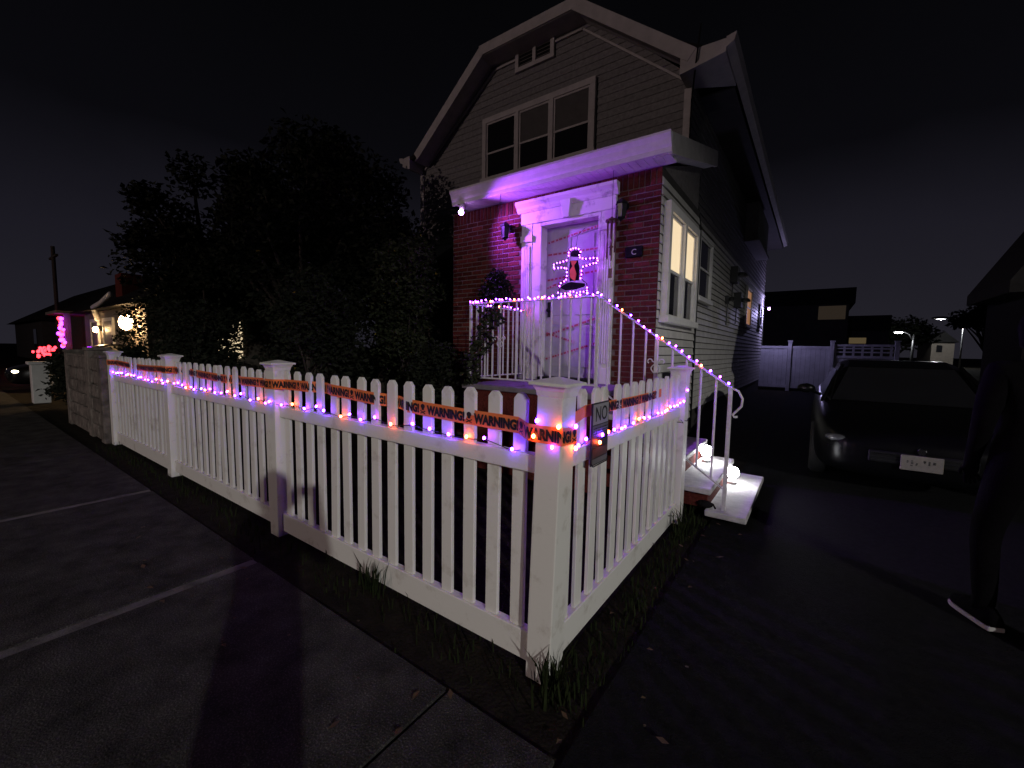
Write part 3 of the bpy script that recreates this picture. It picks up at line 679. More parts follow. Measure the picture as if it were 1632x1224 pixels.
dsu = ds.build('door_surround', M['surround'], H, bev=.004)
for xa, xb in ((-2.79, -2.605), (-1.52, -1.325)):
    p_ = MB().box(xa, xb, YB - .035, YB + .02, LZ, 3.33)
    for k in range(4):
        xc = xa + .03 + (xb - xa - .06) * (k + .5) / 4; p_.box(xc - .012, xc + .012, YB - .048, YB - .034, 1.32, 3.02)
    p_.box(xa - .012, xb + .012, YB - .058, YB - .03, LZ, 1.26); p_.box(xa - .01, xb + .01, YB - .056, YB - .03, 3.08, 3.17)
    p_.build('pilaster', M['surround'], dsu)
MB().box(-2.80, -1.315, YB - .045, YB + .02, 3.332, 3.50).build('header', M['surround'], dsu, bev=.003)
MB().prism([(YB + .02, 3.502), (YB - .05, 3.502), (YB - .075, 3.54), (YB - .085, 3.57), (YB - .125, 3.615), (YB - .125, 3.655), (YB + .02, 3.655)], 'x', -2.86, -1.285).build('crown', M['surround'], dsu)
MB().hexa([(-2.08, YB - .085, 3.325), (-1.98, YB - .085, 3.325), (-1.98, YB - .04, 3.325), (-2.08, YB - .04, 3.325), (-2.11, YB - .10, 3.56), (-1.95, YB - .10, 3.56), (-1.95, YB - .04, 3.56), (-2.11, YB - .04, 3.56)]).build('keystone', M['surround'], dsu, bev=.006)
MB().box(dX0, dX1, YB - .06, YD + .02, LZ - .002, dZ0 - .004).build('threshold', M['black'], dsu)
# downspout / cable at the jog, cable on the front corner
MB().tube([(XR - .05, YM + .16, 4.3), (XR - .06, YM + .13, 3.9), (XR + .012, YM + .12, 3.5), (XR + .016, YM + .10, .2)], .022, 8).build('downspout', M['black'], H, smooth=True)
MB().tube([(-.74, YF - .06, 6.2), (-.78, YF - .06, 5.75), (XM + .02, YM - .06, 5.4), (XM + .018, YM - .06, 4.6)], .012, 6).build('cable', M['black'], H)
# dormer-like box bay at the back of the side wall
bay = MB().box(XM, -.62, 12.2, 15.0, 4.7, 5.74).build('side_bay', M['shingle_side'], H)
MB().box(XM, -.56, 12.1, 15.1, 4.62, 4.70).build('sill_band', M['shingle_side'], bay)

# ------------------------------------------------------------------ things fixed on the house
def lantern(x, z, label):
    t = thing('wall_lantern', label, 'lantern', (x, YB - .02, z), group='porch wall lanterns')
    MB().lathe([(.045, 0), (.055, .01), (.055, .02), (.03, .025)], (0, 0, 0), 12).build('back_plate', M['blackcloth'], t)
    bp_ = t.children[0]; bp_.matrix_parent_inverse = Matrix(); bp_.rotation_euler = (R(90), 0, 0)
    def L(b, n, m, **k): o_ = b.build(n, m, t, **k); o_.matrix_parent_inverse = Matrix(); return o_
    L(MB().tube([(0, -.02, 0), (0, -.07, .06), (0, -.12, .07), (0, -.13, .04)], .009, 6), 'arm', M['black'], smooth=True)
    L(MB().lathe([(.02, .06), (.075, .02), (.08, .0), (.0701, -.004)], (0, -.13, 0), 6), 'hood', M['black'])
    L(MB().lathe([(.05, -.16), (.066, -.006)], (0, -.13, 0), 6), 'glass', M['lampglass'])
    L(MB().lathe([(.012, -.21), (.03, -.185), (.055, -.17), (.055, -.158)], (0, -.13, 0), 6), 'base', M['black'])
    for k in range(6):
        a = k * math.pi / 3; L(MB().tube([(.068 * math.cos(a), -.13 + .068 * math.sin(a), -.005), (.052 * math.cos(a), -.13 + .052 * math.sin(a), -.162)], .004, 4), 'bar', M['black'])
    return t
lantern(-3.02, 3.33, 'black wall lantern on the brick left of the door'); lantern(-1.20, 3.33, 'black wall lantern on the brick right of the door')
pl = thing('house_number', 'dark house number plaque on the brick right of the door', 'plaque', (-1.06, YB - .02, 2.75))
o = MB().box(-.115, .115, -.018, .0, -.07, .07).build('plate', M['blackcloth'], pl, bev=.012); o.matrix_parent_inverse = Matrix()
cvs, cfs = text_mesh('C', .10, .001)
o = MB().add([(v[0] - .035, -.019, v[1] - .035) for v in cvs], cfs).build('numeral', M['pole'], pl); o.matrix_parent_inverse = Matrix()
# wind chime
wc = thing('wind_chime', 'reddish metal wind chime hanging beside the door surround', 'wind chime', (-1.30, YB - .20, 2.6))
MB().lathe([(.085, 0), (.075, .02), (.02, .045), (.008, .06)], (-1.30, YB - .20, 3.12), 8).build('roof_cap', M['copper'], wc)
MB().tube([(-1.30, YB - .20, 3.17), (-1.30, YB - .20, 3.74)], .003, 5).build('cord', M['black'], wc)
MB().tube([(-1.30, YB - .20, 3.12), (-1.30, YB - .20, 2.55)], .002, 4).build('striker_cord', M['black'], wc)
for k in range(6):
    a = k * math.pi / 3; x, y = -1.30 + .055 * math.cos(a), YB - .20 + .055 * math.sin(a); l = .34 + .03 * k
    MB().tube([(x, y, 3.115), (x, y, 3.115 - l)], .009, 8).build('chime_tube', M['copper'], wc, smooth=True)
MB().lathe([(.03, 0), (.03, .012)], (-1.30, YB - .20, 2.80), 10).build('striker', M['copper'], wc)
MB().box(-1.325, -1.275, YB - .203, YB - .197, 2.42, 2.54).build('wind_catcher', M['copper'], wc)
# violet flood bulb at the left end of the porch eave
FX, FY, FZ = -3.72, 3.44, 3.60
fl = thing('flood_lamp', 'violet flood bulb under the left end of the porch eave', 'lamp', (FX, FY, FZ))
MB().lathe([(.035, .13), (.045, .12), (.04, .05), (.03, .03)], (FX - .02, FY + .03, FZ + .01), 12).build('socket', M['white'], fl, smooth=True)
MB().tube([(FX - .02, FY + .06, FZ + .15), (FX - .02, FY + .03, FZ + .10)], .012, 8).build('bracket', M['white'], fl)
MB().ball((FX, FY - .01, FZ), .042, 14, 10).build('bulb', M['flood'], fl, smooth=True)
ld = bpy.data.lights.new('flood_light', 'SPOT'); ld.spot_size = R(112); ld.spot_blend = 1.0; ld.energy = 560; ld.color = (.36, .075, 1.0); ld.shadow_soft_size = .05
lo = bpy.data.objects.new('flood_light', ld); COL.objects.link(lo); lo.location = (FX + .06, FY - .20, FZ - .09); attach(lo, fl)
lo.rotation_euler = (Vector((-1.4, 3.60, 2.75)) - Vector((FX + .06, FY - .20, FZ - .02))).to_track_quat('-Z', 'Y').to_euler()
# light-up figure on the door
FIG = [(-1.93, 2.78), (-1.93, 2.82), (-1.9, 2.86), (-1.865, 2.868), (-1.825, 2.868), (-1.78, 2.85), (-1.75, 2.81), (-1.77, 2.77), (-1.76, 2.74), (-1.72, 2.72), (-1.67, 2.71), (-1.61, 2.71), (-1.56, 2.71), (-1.51, 2.7), (-1.5, 2.67), (-1.52, 2.64), (-1.56, 2.64), (-1.61, 2.63), (-1.66, 2.62), (-1.71, 2.61), (-1.73, 2.56), (-1.73, 2.51), (-1.74, 2.46), (-1.70, 2.42), (-1.66, 2.39), (-1.64, 2.33), (-1.64, 2.29), (-1.69, 2.28), (-1.74, 2.28), (-1.79, 2.27), (-1.84, 2.29), (-1.89, 2.29), (-1.92, 2.27), (-1.97, 2.27), (-2.03, 2.27), (-2.08, 2.29), (-2.07, 2.34), (-2.06, 2.38), (-2.04, 2.42), (-1.99, 2.44), (-1.96, 2.46), (-1.95, 2.51), (-1.95, 2.56), (-1.96, 2.61), (-1.99, 2.62), (-2.04, 2.63), (-2.09, 2.63), (-2.15, 2.63), (-2.16, 2.65), (-2.16, 2.68), (-2.11, 2.7), (-2.06, 2.7), (-2.01, 2.71), (-1.96, 2.72)]
fg = thing('light_up_figure', 'glowing violet bulb outline of a figure with outstretched arms on the door', 'decoration', (-1.84, 3.66, 2.25))
MB().tube([(x, 3.665, z) for x, z in FIG] + [(FIG[0][0], 3.665, FIG[0][1])], .006, 6).build('wire_frame', M['black'], fg)
for i, (x, z) in enumerate(FIG):
    if i in (23, 24, 36): continue
    put('bulb', BMS, fg, (x, 3.645, z))
def slab(poly, y0, y1, nm, m): return MB().prism(poly, 'y', y0, y1).build(nm, M[m], fg)
slab([(-1.92, 2.715), (-1.80, 2.71), (-1.775, 2.60), (-1.78, 2.44), (-1.92, 2.44), (-1.93, 2.60)], 3.668, 3.676, 'dark_body', 'blackcloth')
slab([(-1.905, 2.71), (-1.81, 2.70), (-1.85, 2.64), (-1.815, 2.53), (-1.83, 2.43), (-1.90, 2.48), (-1.915, 2.58), (-1.875, 2.635)], 3.655, 3.662, 'orange_tie', 'orangefelt')
slab([(-2.06, 2.36), (-1.97, 2.41), (-1.88, 2.425), (-1.68, 2.39), (-1.675, 2.35), (-1.81, 2.32), (-1.97, 2.315)], 3.652, 3.660, 'dark_brim', 'blackcloth')
slab([(-1.915, 2.77), (-1.91, 2.83), (-1.86, 2.85), (-1.80, 2.84), (-1.77, 2.80), (-1.78, 2.75)], 3.668, 3.676, 'head_panel', 'blackcloth')
MB().tube([(-1.84, 3.67, 2.86), (-1.84, 3.72, 3.05), (-1.84, YD - .002, 3.2)], .003, 5).build('hanger', M['black'], fg)
# tape strips on the door
rn = random.Random(14)
names = ['topmost red printed tape strip rising to the right across the door', 'level red printed tape strip at the height of the figure head', 'red printed tape strip behind the figure arms', 'red printed tape strip rising across the middle of the door', 'short red printed tape strip falling to the right below the middle of the door', 'lowest red printed tape strip rising across the bottom of the door', 'short red printed tape strip left of the figure body']
for (a, b), lb in zip((((-2.44, 3.06), (-1.57, 3.21)), ((-2.44, 2.89), (-1.57, 2.90)), ((-2.44, 2.52), (-1.57, 2.60)), ((-2.44, 1.70), (-1.57, 1.96)), ((-2.44, 1.75), (-1.95, 1.61)), ((-2.44, 1.35), (-1.57, 1.61)), ((-2.44, 2.40), (-2.08, 2.51))), names):
    t = thing('door_tape', lb, 'tape', (a[0], YD - .012, a[1]), group='tape strips on the door')
    d = Vector((b[0] - a[0], 0, b[1] - a[1])); L_ = d.length; d.normalize(); n = Vector((-d.z, 0, d.x))
    A = Vector((a[0], YD - .0105, a[1]))
    def q4(u0, u1, v0, v1, y): return [tuple(A + d * u + n * v + Vector((0, y, 0))) for u, v in ((u0, v0), (u1, v0), (u1, v1), (u0, v1))]
    MB().add(q4(0, L_, -.024, .024, 0), [(0, 1, 2, 3)]).build('film', M['doortape'], t)
    u = .02; pm = MB()
    while u < L_ - .06:
        w = rn.uniform(.02, .07); pm.add(q4(u, u + w, -.013, .013, -.0012), [(0, 1, 2, 3)]); u += w + rn.uniform(.008, .03)
    pm.build('print_mark', M['doorred'], t)

# ------------------------------------------------------------------ step lamps
for x, y, z, lb in ((-.02, 3.40, .29, 'glowing white globe lamp on the second step'), (.25, 3.40, .10, 'glowing white globe lamp on the lowest step')):
    t = thing('step_lamp', lb, 'lamp', (x, y, z), group='white lamps on the steps')
    MB().lathe([(.045, 0), (.045, .03), (.03, .05), (.03, .07)], (x, y, z), 14).build('base', M['white'], t)
    MB().ball((x, y, z + .125), .062, 16, 12).build('globe', M['globe'], t, smooth=True)
t = thing('black_bag', 'small black bundle lying at the near end of the lowest step', 'bag', (.16, 2.47, .10))
o = MB().ball((0, 0, .035), (.07, .035, .035), 12, 8).build('bundle', M['blackcloth'], t, smooth=True); o.matrix_parent_inverse = Matrix()
o = MB().tube([(.02, 0, .06), (.07, -.01, .05), (.09, 0, .01)], .008, 6).build('cord', M['blackcloth'], t); o.matrix_parent_inverse = Matrix()

# side-wall fixtures
def fixture(y, z, s, label, cat, name):
    t = thing(name, label, cat, (XM + .02, y, z))
    MB().box(XM + .012, XM + .12 * s, y - .12 * s, y + .12 * s, z - .12 * s, z + .14 * s).build('box', M['greybox'], t, bev=.01)
    MB().lathe([(.10 * s, 0), (.10 * s, .05), (.07 * s, .09)], (XM + .12 * s + .05, y, z - .03), 12).build('dial', M['lampglass'], t)
    MB().tube([(XM + .06, y, z - .12 * s), (XM + .05, y, z - .6)], .016, 6).build('pipe', M['greybox'], t)
fixture(10.3, 3.40, 1.5, 'dark floodlight box high on the side wall', 'floodlight', 'floodlight_box')
fixture(11.1, 2.86, 1.5, 'dark electric meter on the side wall beside the orange window', 'meter', 'electric_meter')
fixture(9.7, 2.75, .7, 'small junction box on the side wall', 'junction box', 'junction_box')
t = thing('gas_meter', 'grey gas meter with black box low on the porch side wall behind the railing', 'gas meter', (-.6, 4.6, 0))
MB().box(XR + .02, XR + .22, 4.35, 4.62, .55, .98).build('body', M['greybox'], t, bev=.03)
MB().box(XR + .02, XR + .14, 4.10, 4.26, .70, 1.22).build('black_box', M['black'], t, bev=.01)
MB().tube([(XR + .12, 4.42, -.02), (XR + .12, 4.42, .55)], .022, 8).build('inlet_pipe', M['greybox'], t)
MB().tube([(XR + .12, 4.55, .98), (XR + .12, 4.55, 1.2), (XR - .02, 4.55, 1.25)], .022, 8).build('outlet_pipe', M['greybox'], t)
# violet lamp at the rear corner of the house
t = thing('flood_lamp', 'small violet bulb at the rear corner of the house', 'lamp', (-.72, 18.3, 3.28))
MB().tube([(XM, 18.3, 3.36), (-.72, 18.3, 3.36), (-.72, 18.3, 3.31)], .015, 6).build('bracket', M['black'], t)
MB().ball((-.72, 18.3, 3.27), .05, 12, 8).build('bulb', M['flood'], t, smooth=True)
ld = bpy.data.lights.new('rear_light', 'POINT'); ld.energy = 85; ld.color = (.55, .50, 1.0); ld.shadow_soft_size = .05
lo = bpy.data.objects.new('rear_light', ld); COL.objects.link(lo); lo.location = (-.55, 18.25, 3.15); attach(lo, t)

# ------------------------------------------------------------------ plants
def leaf_cloud(rn, clumps, n, size, squash=1.0, up=.2):
    b = MB()
    for _ in range(n):
        c, rad = rn.choice(clumps)
        v = Vector((rn.gauss(0, 1), rn.gauss(0, 1), rn.gauss(0, 1))); v.normalize(); v *= rad * (rn.random() ** .45)
        p_ = Vector(c) + Vector((v.x, v.y, v.z * squash))
        if p_.z < .02: continue
        d = Vector((rn.gauss(0, 1), rn.gauss(0, 1), rn.gauss(-up, .6))).normalized(); s2 = d.orthogonal().normalized()
        s2 = (Matrix.Rotation(rn.uniform(0, 6.28), 3, d) @ s2); s = size * rn.uniform(.6, 1.4)
        nn = d.cross(s2) * s * .12
        b.add([p_, p_ + d * s * .5 + s2 * s * .28 + nn, p_ + d * s, p_ + d * s * .5 - s2 * s * .28 + nn], [(0, 1, 2, 3)])
    return b
def tree(name, label, cat, base, clumps, n, size, seed, m='leaf', limbs=True, trunk_r=.12, group=None, yellow=0):
    rn = random.Random(seed); t = thing(name, label, cat, base, group=group)
    top = max(clumps, key=lambda c: c[0][2])[0]
    mid = Vector(base).lerp(Vector(top), .5) + Vector((rn.uniform(-.1, .1), rn.uniform(-.1, .1), 0))
    tb = MB().tube([(base[0], base[1], -.03), tuple(Vector(base).lerp(mid, .5) + Vector((.03, .02, 0))), tuple(mid), tuple(Vector(top))], [trunk_r, trunk_r * .8, trunk_r * .55, trunk_r * .15], 8)
    for c, r_ in clumps:
        s_ = Vector(base).lerp(mid, rn.uniform(.45, 1)); e_ = Vector(c)
        tb.tube([tuple(s_), tuple(s_.lerp(e_, .5) + Vector((0, 0, .08))), tuple(e_)], [trunk_r * .45, trunk_r * .28, trunk_r * .1], 6)
    tb.build('trunk', M['bark'], t, smooth=True)
    leaf_cloud(rn, clumps, n, size).build('crown', M[m], t)
    if yellow: leaf_cloud(rn, clumps, yellow, size * 1.3).build('yellow_leaf', M['yleaf'], t)
    return t
def clumpset(rn, c, r, k, cr):
    out_ = []
    for _ in range(k):
        v = Vector((rn.gauss(0, 1), rn.gauss(0, 1), rn.gauss(0, 1))).normalized() * (rn.random() ** .4)
        out_.append(((c[0] + v.x * r[0], c[1] + v.y * r[1], c[2] + v.z * r[2]), cr * rn.uniform(.6, 1.3)))
    return out_
rn = random.Random(77)
tree('garden_tree', 'tall dark leafy tree in the front yard behind the fence', 'tree', (-8.6, 3.4, 0), clumpset(rn, (-8.6, 3.4, 3.9), (2.1, 1.4, 2.0), 44, .62), 13000, .13, 1, 'leafdark', trunk_r=.16, yellow=10)
tree('garden_tree', 'slender dark tree at the left behind the front fence', 'tree', (-12.6, 3.0, 0), clumpset(rn, (-12.6, 3.0, 3.9), (2.2, 1.5, 2.1), 40, .6), 15000, .15, 2, 'leafdark', trunk_r=.16)
tree('garden_shrub', 'tall leafy shrub with a few yellow leaves against the brick porch', 'shrub', (-4.95, 3.35, 0), clumpset(rn, (-4.95, 3.35, 2.2), (.62, .45, 1.35), 34, .30), 9000, .085, 3, 'leaf', trunk_r=.05, yellow=14)
tree('garden_shrub', 'broad dark shrub filling the yard behind the middle fence post', 'shrub', (-5.6, 2.1, 0), clumpset(rn, (-5.6, 2.1, 1.5), (1.0, .6, 1.1), 30, .40), 9000, .09, 4, 'leafdark', trunk_r=.05, yellow=6)
tree('garden_shrub', 'low dark shrub just left of the porch landing', 'shrub', (-3.45, 2.75, 0), clumpset(rn, (-3.5, 2.75, .95), (.5, .4, .7), 20, .28), 6000, .075, 5, 'leafdark', trunk_r=.04)
tree('garden_shrub', 'dark shrub behind the far front fence panels', 'shrub', (-8.2, 1.3, 0), clumpset(rn, (-8.2, 1.3, 1.2), (1.0, .5, .9), 24, .36) + [((-8.6, 1.95, 1.65), .42), ((-8.3, 1.9, 1.9), .32), ((-8.9, 2.0, 1.9), .32), ((-8.7, 1.9, 1.35), .35)], 7500, .085, 6, 'leafdark', trunk_r=.05)
tree('garden_tree', 'narrow dark tree filling the gap between the front yard tree and the house', 'tree', (-6.7, 4.1, 0), clumpset(rn, (-6.7, 4.1, 2.9), (1.0, .7, 2.1), 34, .50), 11000, .11, 23, 'leafdark', trunk_r=.10)
tree('garden_tree', 'highest dark tree crown behind the front yard tree', 'tree', (-11.5, 5.2, 0), clumpset(rn, (-11.5, 5.2, 5.2), (2.6, 1.5, 2.3), 46, .7), 12000, .17, 24, 'leafdark', trunk_r=.2)
# vine on the railing
rv = random.Random(5)
t = thing('climbing_plant', 'glossy leafy vine climbing the left end of the porch railing', 'vine', (-2.5, 2.46, 1.05))
MB().tube([(-2.62, 2.46, 1.05), (-2.56, 2.45, 1.35), (-2.45, 2.45, 1.6), (-2.38, 2.45, 1.8), (-2.5, 2.45, 1.98)], [.012, .01, .009, .007, .004], 6).build('stem', M['bark'], t, smooth=True)
leaf_cloud(rv, [((-2.60, 2.45, 1.30), .14), ((-2.52, 2.44, 1.5), .16), ((-2.42, 2.44, 1.65), .17), ((-2.34, 2.44, 1.82), .15), ((-2.28, 2.45, 1.92), .10), ((-2.62, 2.45, 1.12), .12)], 520, .075).build('foliage', M['leaf'], t)
# hanging basket
t = thing('hanging_basket', 'dark hanging basket plant left of the front door', 'plant', (-2.98, 3.42, 2.2))
MB().lathe([(.06, 0), (.12, .06), (.15, .16)], (-2.98, 3.42, 2.16), 14).build('basket', M['black'], t, smooth=True)
for k in range(3): MB().tube([(-2.98 + .14 * math.cos(k * 2.1), 3.42 + .14 * math.sin(k * 2.1), 2.32), (-2.98, 3.47, 3.752)], .0025, 4).build('chain', M['black'], t)
leaf_cloud(rv, [((-2.98, 3.42, 2.40), .24), ((-3.10, 3.40, 2.28), .18), ((-2.86, 3.40, 2.30), .18), ((-2.98, 3.40, 2.52), .14)], 1500, .06).build('foliage', M['leafdark'], t)

# ------------------------------------------------------------------ cars
def car(name, label, loc, rotz, lit=False, plate=True):
    t = thing(name, label, 'car', loc, rotz)
    def B(b, n, m, par=t, **k):
        o_ = b.build(n, m, None, **k); o_.parent = par; return o_
    # stations along y (front 0 -> rear 4.55): y, half width, z bottom, z shoulder, z top(crown)
    S = [(0.00, .55, .30, .52, .58), (.06, .72, .22, .60, .66), (.25, .84, .18, .68, .75), (.75, .89, .17, .78, .85), (1.30, .90, .17, .86, .93), (1.9, .90, .17, .90, .95), (2.8, .90, .17, .92, .96), (3.6, .90, .18, .94, .99), (4.1, .87, .20, .93, 1.0), (4.45, .80, .28, .88, .96), (4.55, .68, .36, .80, .86)]
    rings = []
    for y, w, zb, zs, zt2 in S:
        rings.append([(-w * .88, y, zb), (w * .88, y, zb), (w * .97, y, zb + .10), (w, y, (zb + zs) / 2), (w * .97, y, zs), (w * .86, y, zs + (zt2 - zs) * .6), (w * .45, y, zt2), (-w * .45, y, zt2), (-w * .86, y, zs + (zt2 - zs) * .6), (-w * .97, y, zs), (-w, y, (zb + zs) / 2), (-w * .97, y, zb + .10)])
    body = B(MB().loft(rings), 'body', M['carpaint'], smooth=True)
    md = body.modifiers.new('sub', 'SUBSURF'); md.levels = 1; md.render_levels = 2
    K = [(1.18, .80, .88, .72), (1.9, .80, 1.34, .60), (2.25, .80, 1.42, .58), (3.0, .80, 1.42, .57), (3.5, .80, 1.34, .56), (4.05, .78, .96, .66)]
    def kring(y, w, zt2, wt): zb = .86; return [(-w, y, zb), (w, y, zb), (wt + (w - wt) * .1, y, zt2 - .05), (wt * .86, y, zt2), (-wt * .86, y, zt2), (-wt - (w - wt) * .1, y, zt2 - .05)]
    cab = B(MB().loft([kring(*k) for k in K]), 'cabin', M['carpaint'], smooth=False)
    B(MB().add([(-.70, 1.235, .915), (.70, 1.235, .915), (.52, 1.855, 1.328), (-.52, 1.855, 1.328)], [(0, 1, 2, 3)]), 'windshield', M['glass'])
    for sx in (1, -1):
        B(MB().add([(sx * .806, 1.50, .93), (sx * .806, 3.55, .93), (sx * .650, 3.35, 1.28), (sx * .650, 1.98, 1.28)], [(0, 1, 2, 3)]), 'side_window', M['glass'])
        B(MB().tube([(sx * .80, 1.12, .90), (sx * .70, 1.55, 1.14), (sx * .585, 1.93, 1.352)], .022, 6), 'pillar', M['chrome'] if sx < 0 else M['carpaint'])
        mr = B(MB().ball((sx * .985, 1.42, 1.03), (.105, .06, .065), 12, 8), 'mirror', M['carpaint'], smooth=True)
        B(MB().tube([(sx * .82, 1.46, .95), (sx * .93, 1.43, 1.0)], .02, 6), 'mirror_arm', M['carpaint'])
        hm = M['headlit'] if lit else M['lens']
        hl = B(MB().ball((sx * .62, .15, .59), (.15, .10, .05), 14, 8), 'headlight', hm, smooth=True)
        B(MB().tube([(sx * .48, .03, .52), (sx * .62, .05, .50), (sx * .74, .12, .50)], .012, 6), 'bumper_trim', M['chrome'])
        for yw in (.92, 3.62):
            wh = B(MB().lathe([(.10, -.09), (.29, -.10), (.33, -.06), (.33, .06), (.29, .10), (.10, .09)], (0, 0, 0), 20), 'wheel', M['rubber'], smooth=True)
            wh.rotation_euler = (0, R(90), 0); wh.location = (sx * .80, yw, .33)
            rm = MB().lathe([(.03, .0), (.20, .0), (.22, .02)], (0, 0, .095 * sx), 10).build('rim', M['pole'], None); rm.parent = wh
    B(MB().box(-.40, .40, -.012, .06, .40, .52), 'grille', M['black'], bev=.01)
    for k in range(3): B(MB().box(-.38, .38, -.022, -.010, .42 + k * .035, .430 + k * .035), 'grille_bar', M['chrome'] if k == 2 else M['black'])
    B(MB().lathe([(.035, 0), (.03, .012)], (0, 0, 0), 12), 'badge', M['chrome']); bd = [c for c in t.children if c.name.startswith('badge')][-1]; bd.rotation_euler = (R(90), 0, 0); bd.location = (0, -.012, .555)
    if plate:
        p_ = B(MB().box(-.155, .155, -.045, -.035, .335 + .03, .485 + .03), 'license_plate', M['plate'], bev=.004)
        rq = random.Random(2); x = -.115
        for k in range(7):
            if k == 3: x += .022; continue
            b = MB()
            for q in range(3):
                zz = .410 + rq.uniform(0, .05); b.box(x + rq.uniform(0, .008), x + rq.uniform(.012, .024), -.0462, -.0448, zz, zz + rq.uniform(.008, .02))
            B(b, 'plate_character', M['plateink'], p_); x += .034
    if lit:
        for sx in (1, -1):
            ld = bpy.data.lights.new('headlight_beam', 'SPOT'); ld.energy = 260; ld.color = (1, .85, .55); ld.spot_size = R(70); ld.spot_blend = .6; ld.shadow_soft_size = .05
            lo = bpy.data.objects.new('headlight_beam', ld); COL.objects.link(lo); lo.parent = t; lo.location = (sx * .63, .0, .62); lo.rotation_euler = (R(78), 0, R(180))
    return t
car('parked_car', 'black sedan parked nose out in the driveway beside the house', (1.80, 4.12, 0), 0)
car('parked_car', 'car with lit headlights standing in a driveway at the far left', (-18.6, -.2, 0), 0, lit=True, plate=False)

# ------------------------------------------------------------------ people
def person(name, label, loc, rotz, J, E, rad, hood=True, gloves=False):
    t = thing(name, label, 'person', loc, rotz)
    ks = list(J); me = bpy.data.meshes.new('body'); me.from_pydata([J[k] for k in ks], [(ks.index(a), ks.index(b)) for a, b in E], [])
    ob = bpy.data.objects.new('body', me); COL.objects.link(ob)
    md = ob.modifiers.new('skin', 'SKIN'); md.use_smooth_shade = True
    for i, k in enumerate(ks):
        sv = me.skin_vertices[0].data[i]; r_ = rad[k]; sv.radius = r_ if hasattr(r_, '__len__') else (r_, r_); sv.use_root = (k == 'pelvis')
    ms = ob.modifiers.new('sub', 'SUBSURF'); ms.levels = 2; ms.render_levels = 2
    dg = bpy.context.evaluated_depsgraph_get(); dg.update()
    m2 = bpy.data.meshes.new_from_object(ob.evaluated_get(dg)); bpy.data.objects.remove(ob)
    m2.materials.clear(); m2.materials.append(M['cloth']); m2.materials.append(M['skin'])
    hands = [Vector(J[k]) for k in ('wl', 'wr')]
    for p_ in m2.polygons:
        c = p_.center; p_.use_smooth = True
        if c.z > 1.50 and not gloves or any((c - h_).length < .13 and 0 for h_ in hands): p_.material_index = 1
    for side_ in ('l', 'r') if not gloves else ():
        w_ = Vector(J['w' + side_]); pm = Vector(J['p' + side_])
        for p_ in m2.polygons:
            if (p_.center - pm).length < .12 and (p_.center - w_).dot((pm - w_).normalized()) > .01: p_.material_index = 1
    o_ = bpy.data.objects.new('body', m2); COL.objects.link(o_); o_.parent = t
    hd = Vector(J['head'])
    def C(b, n, m, **k):
        q = b.build(n, m, None, **k); q.parent = t; return q
    if hood:
        rg = []
        for j in range(9):
            th = j / 8 * math.pi; rr = .122 * math.sin(max(.25, th)) if j < 6 else .122 * math.sin(max(.25, th)) + .02
            rg.append([(hd.x + rr * math.cos(a) * .92, hd.y - .015 + rr * math.sin(a) * (1.0 if math.sin(a) < .5 else .75), hd.z + .02 + .135 * math.cos(th)) for a in [k * 6.2832 / 14 for k in range(14)]])
        C(MB().loft(rg[:-1], cap=False), 'hood', M['cloth'], smooth=True)
    else: C(MB().ball((hd.x, hd.y - .02, hd.z + .03), (.092, .105, .10), 14, 10), 'hair', M['blackcloth'], smooth=True)
    for k in (-1, 1): C(MB().ball((hd.x + .032 * k, hd.y + .083, hd.z + .005), .012, 8, 6), 'eye', M['white'], smooth=True)
    C(MB().ball((hd.x, hd.y + .098, hd.z - .02), (.013, .02, .022), 8, 6), 'nose', M['skin'], smooth=True)
    C(MB().ball((hd.x, hd.y + .085, hd.z - .058), (.026, .008, .008), 8, 6), 'mouth', M['skin'], smooth=True)
    for s2 in ('l', 'r'):
        a = Vector(J['a' + s2]); tt = Vector(J['t' + s2]); d = (tt - a); d.z = 0; d.normalize(); n = Vector((-d.y, d.x, 0))
        rings = []; soles = []
        gz = min(J['t' + s2][2], .05) - .045
        for u, hw, hh in ((-.09, .032, .065), (-.06, .042, .09), (.0, .045, .10), (.08, .050, .07), (.15, .048, .05), (.19, .030, .035)):
            c = Vector((a.x, a.y, 0)) + d * u
            rings.append([tuple(c + n * hw * math.cos(q) + Vector((0, 0, gz + .028 + hh * max(0, math.sin(q))))) for q in [k * 6.2832 / 10 for k in range(10)]])
            soles.append([tuple(c + n * (hw + .006) * s3 + Vector((0, 0, zz))) for s3, zz in ((-1, gz), (1, gz), (1, gz + .024), (-1, gz + .024))])
        sh = C(MB().loft(rings), 'shoe', M['cloth'], smooth=True)
        so = MB().loft(soles).build('sole', M['sole'], None, bev=.004); so.parent = sh
    return t
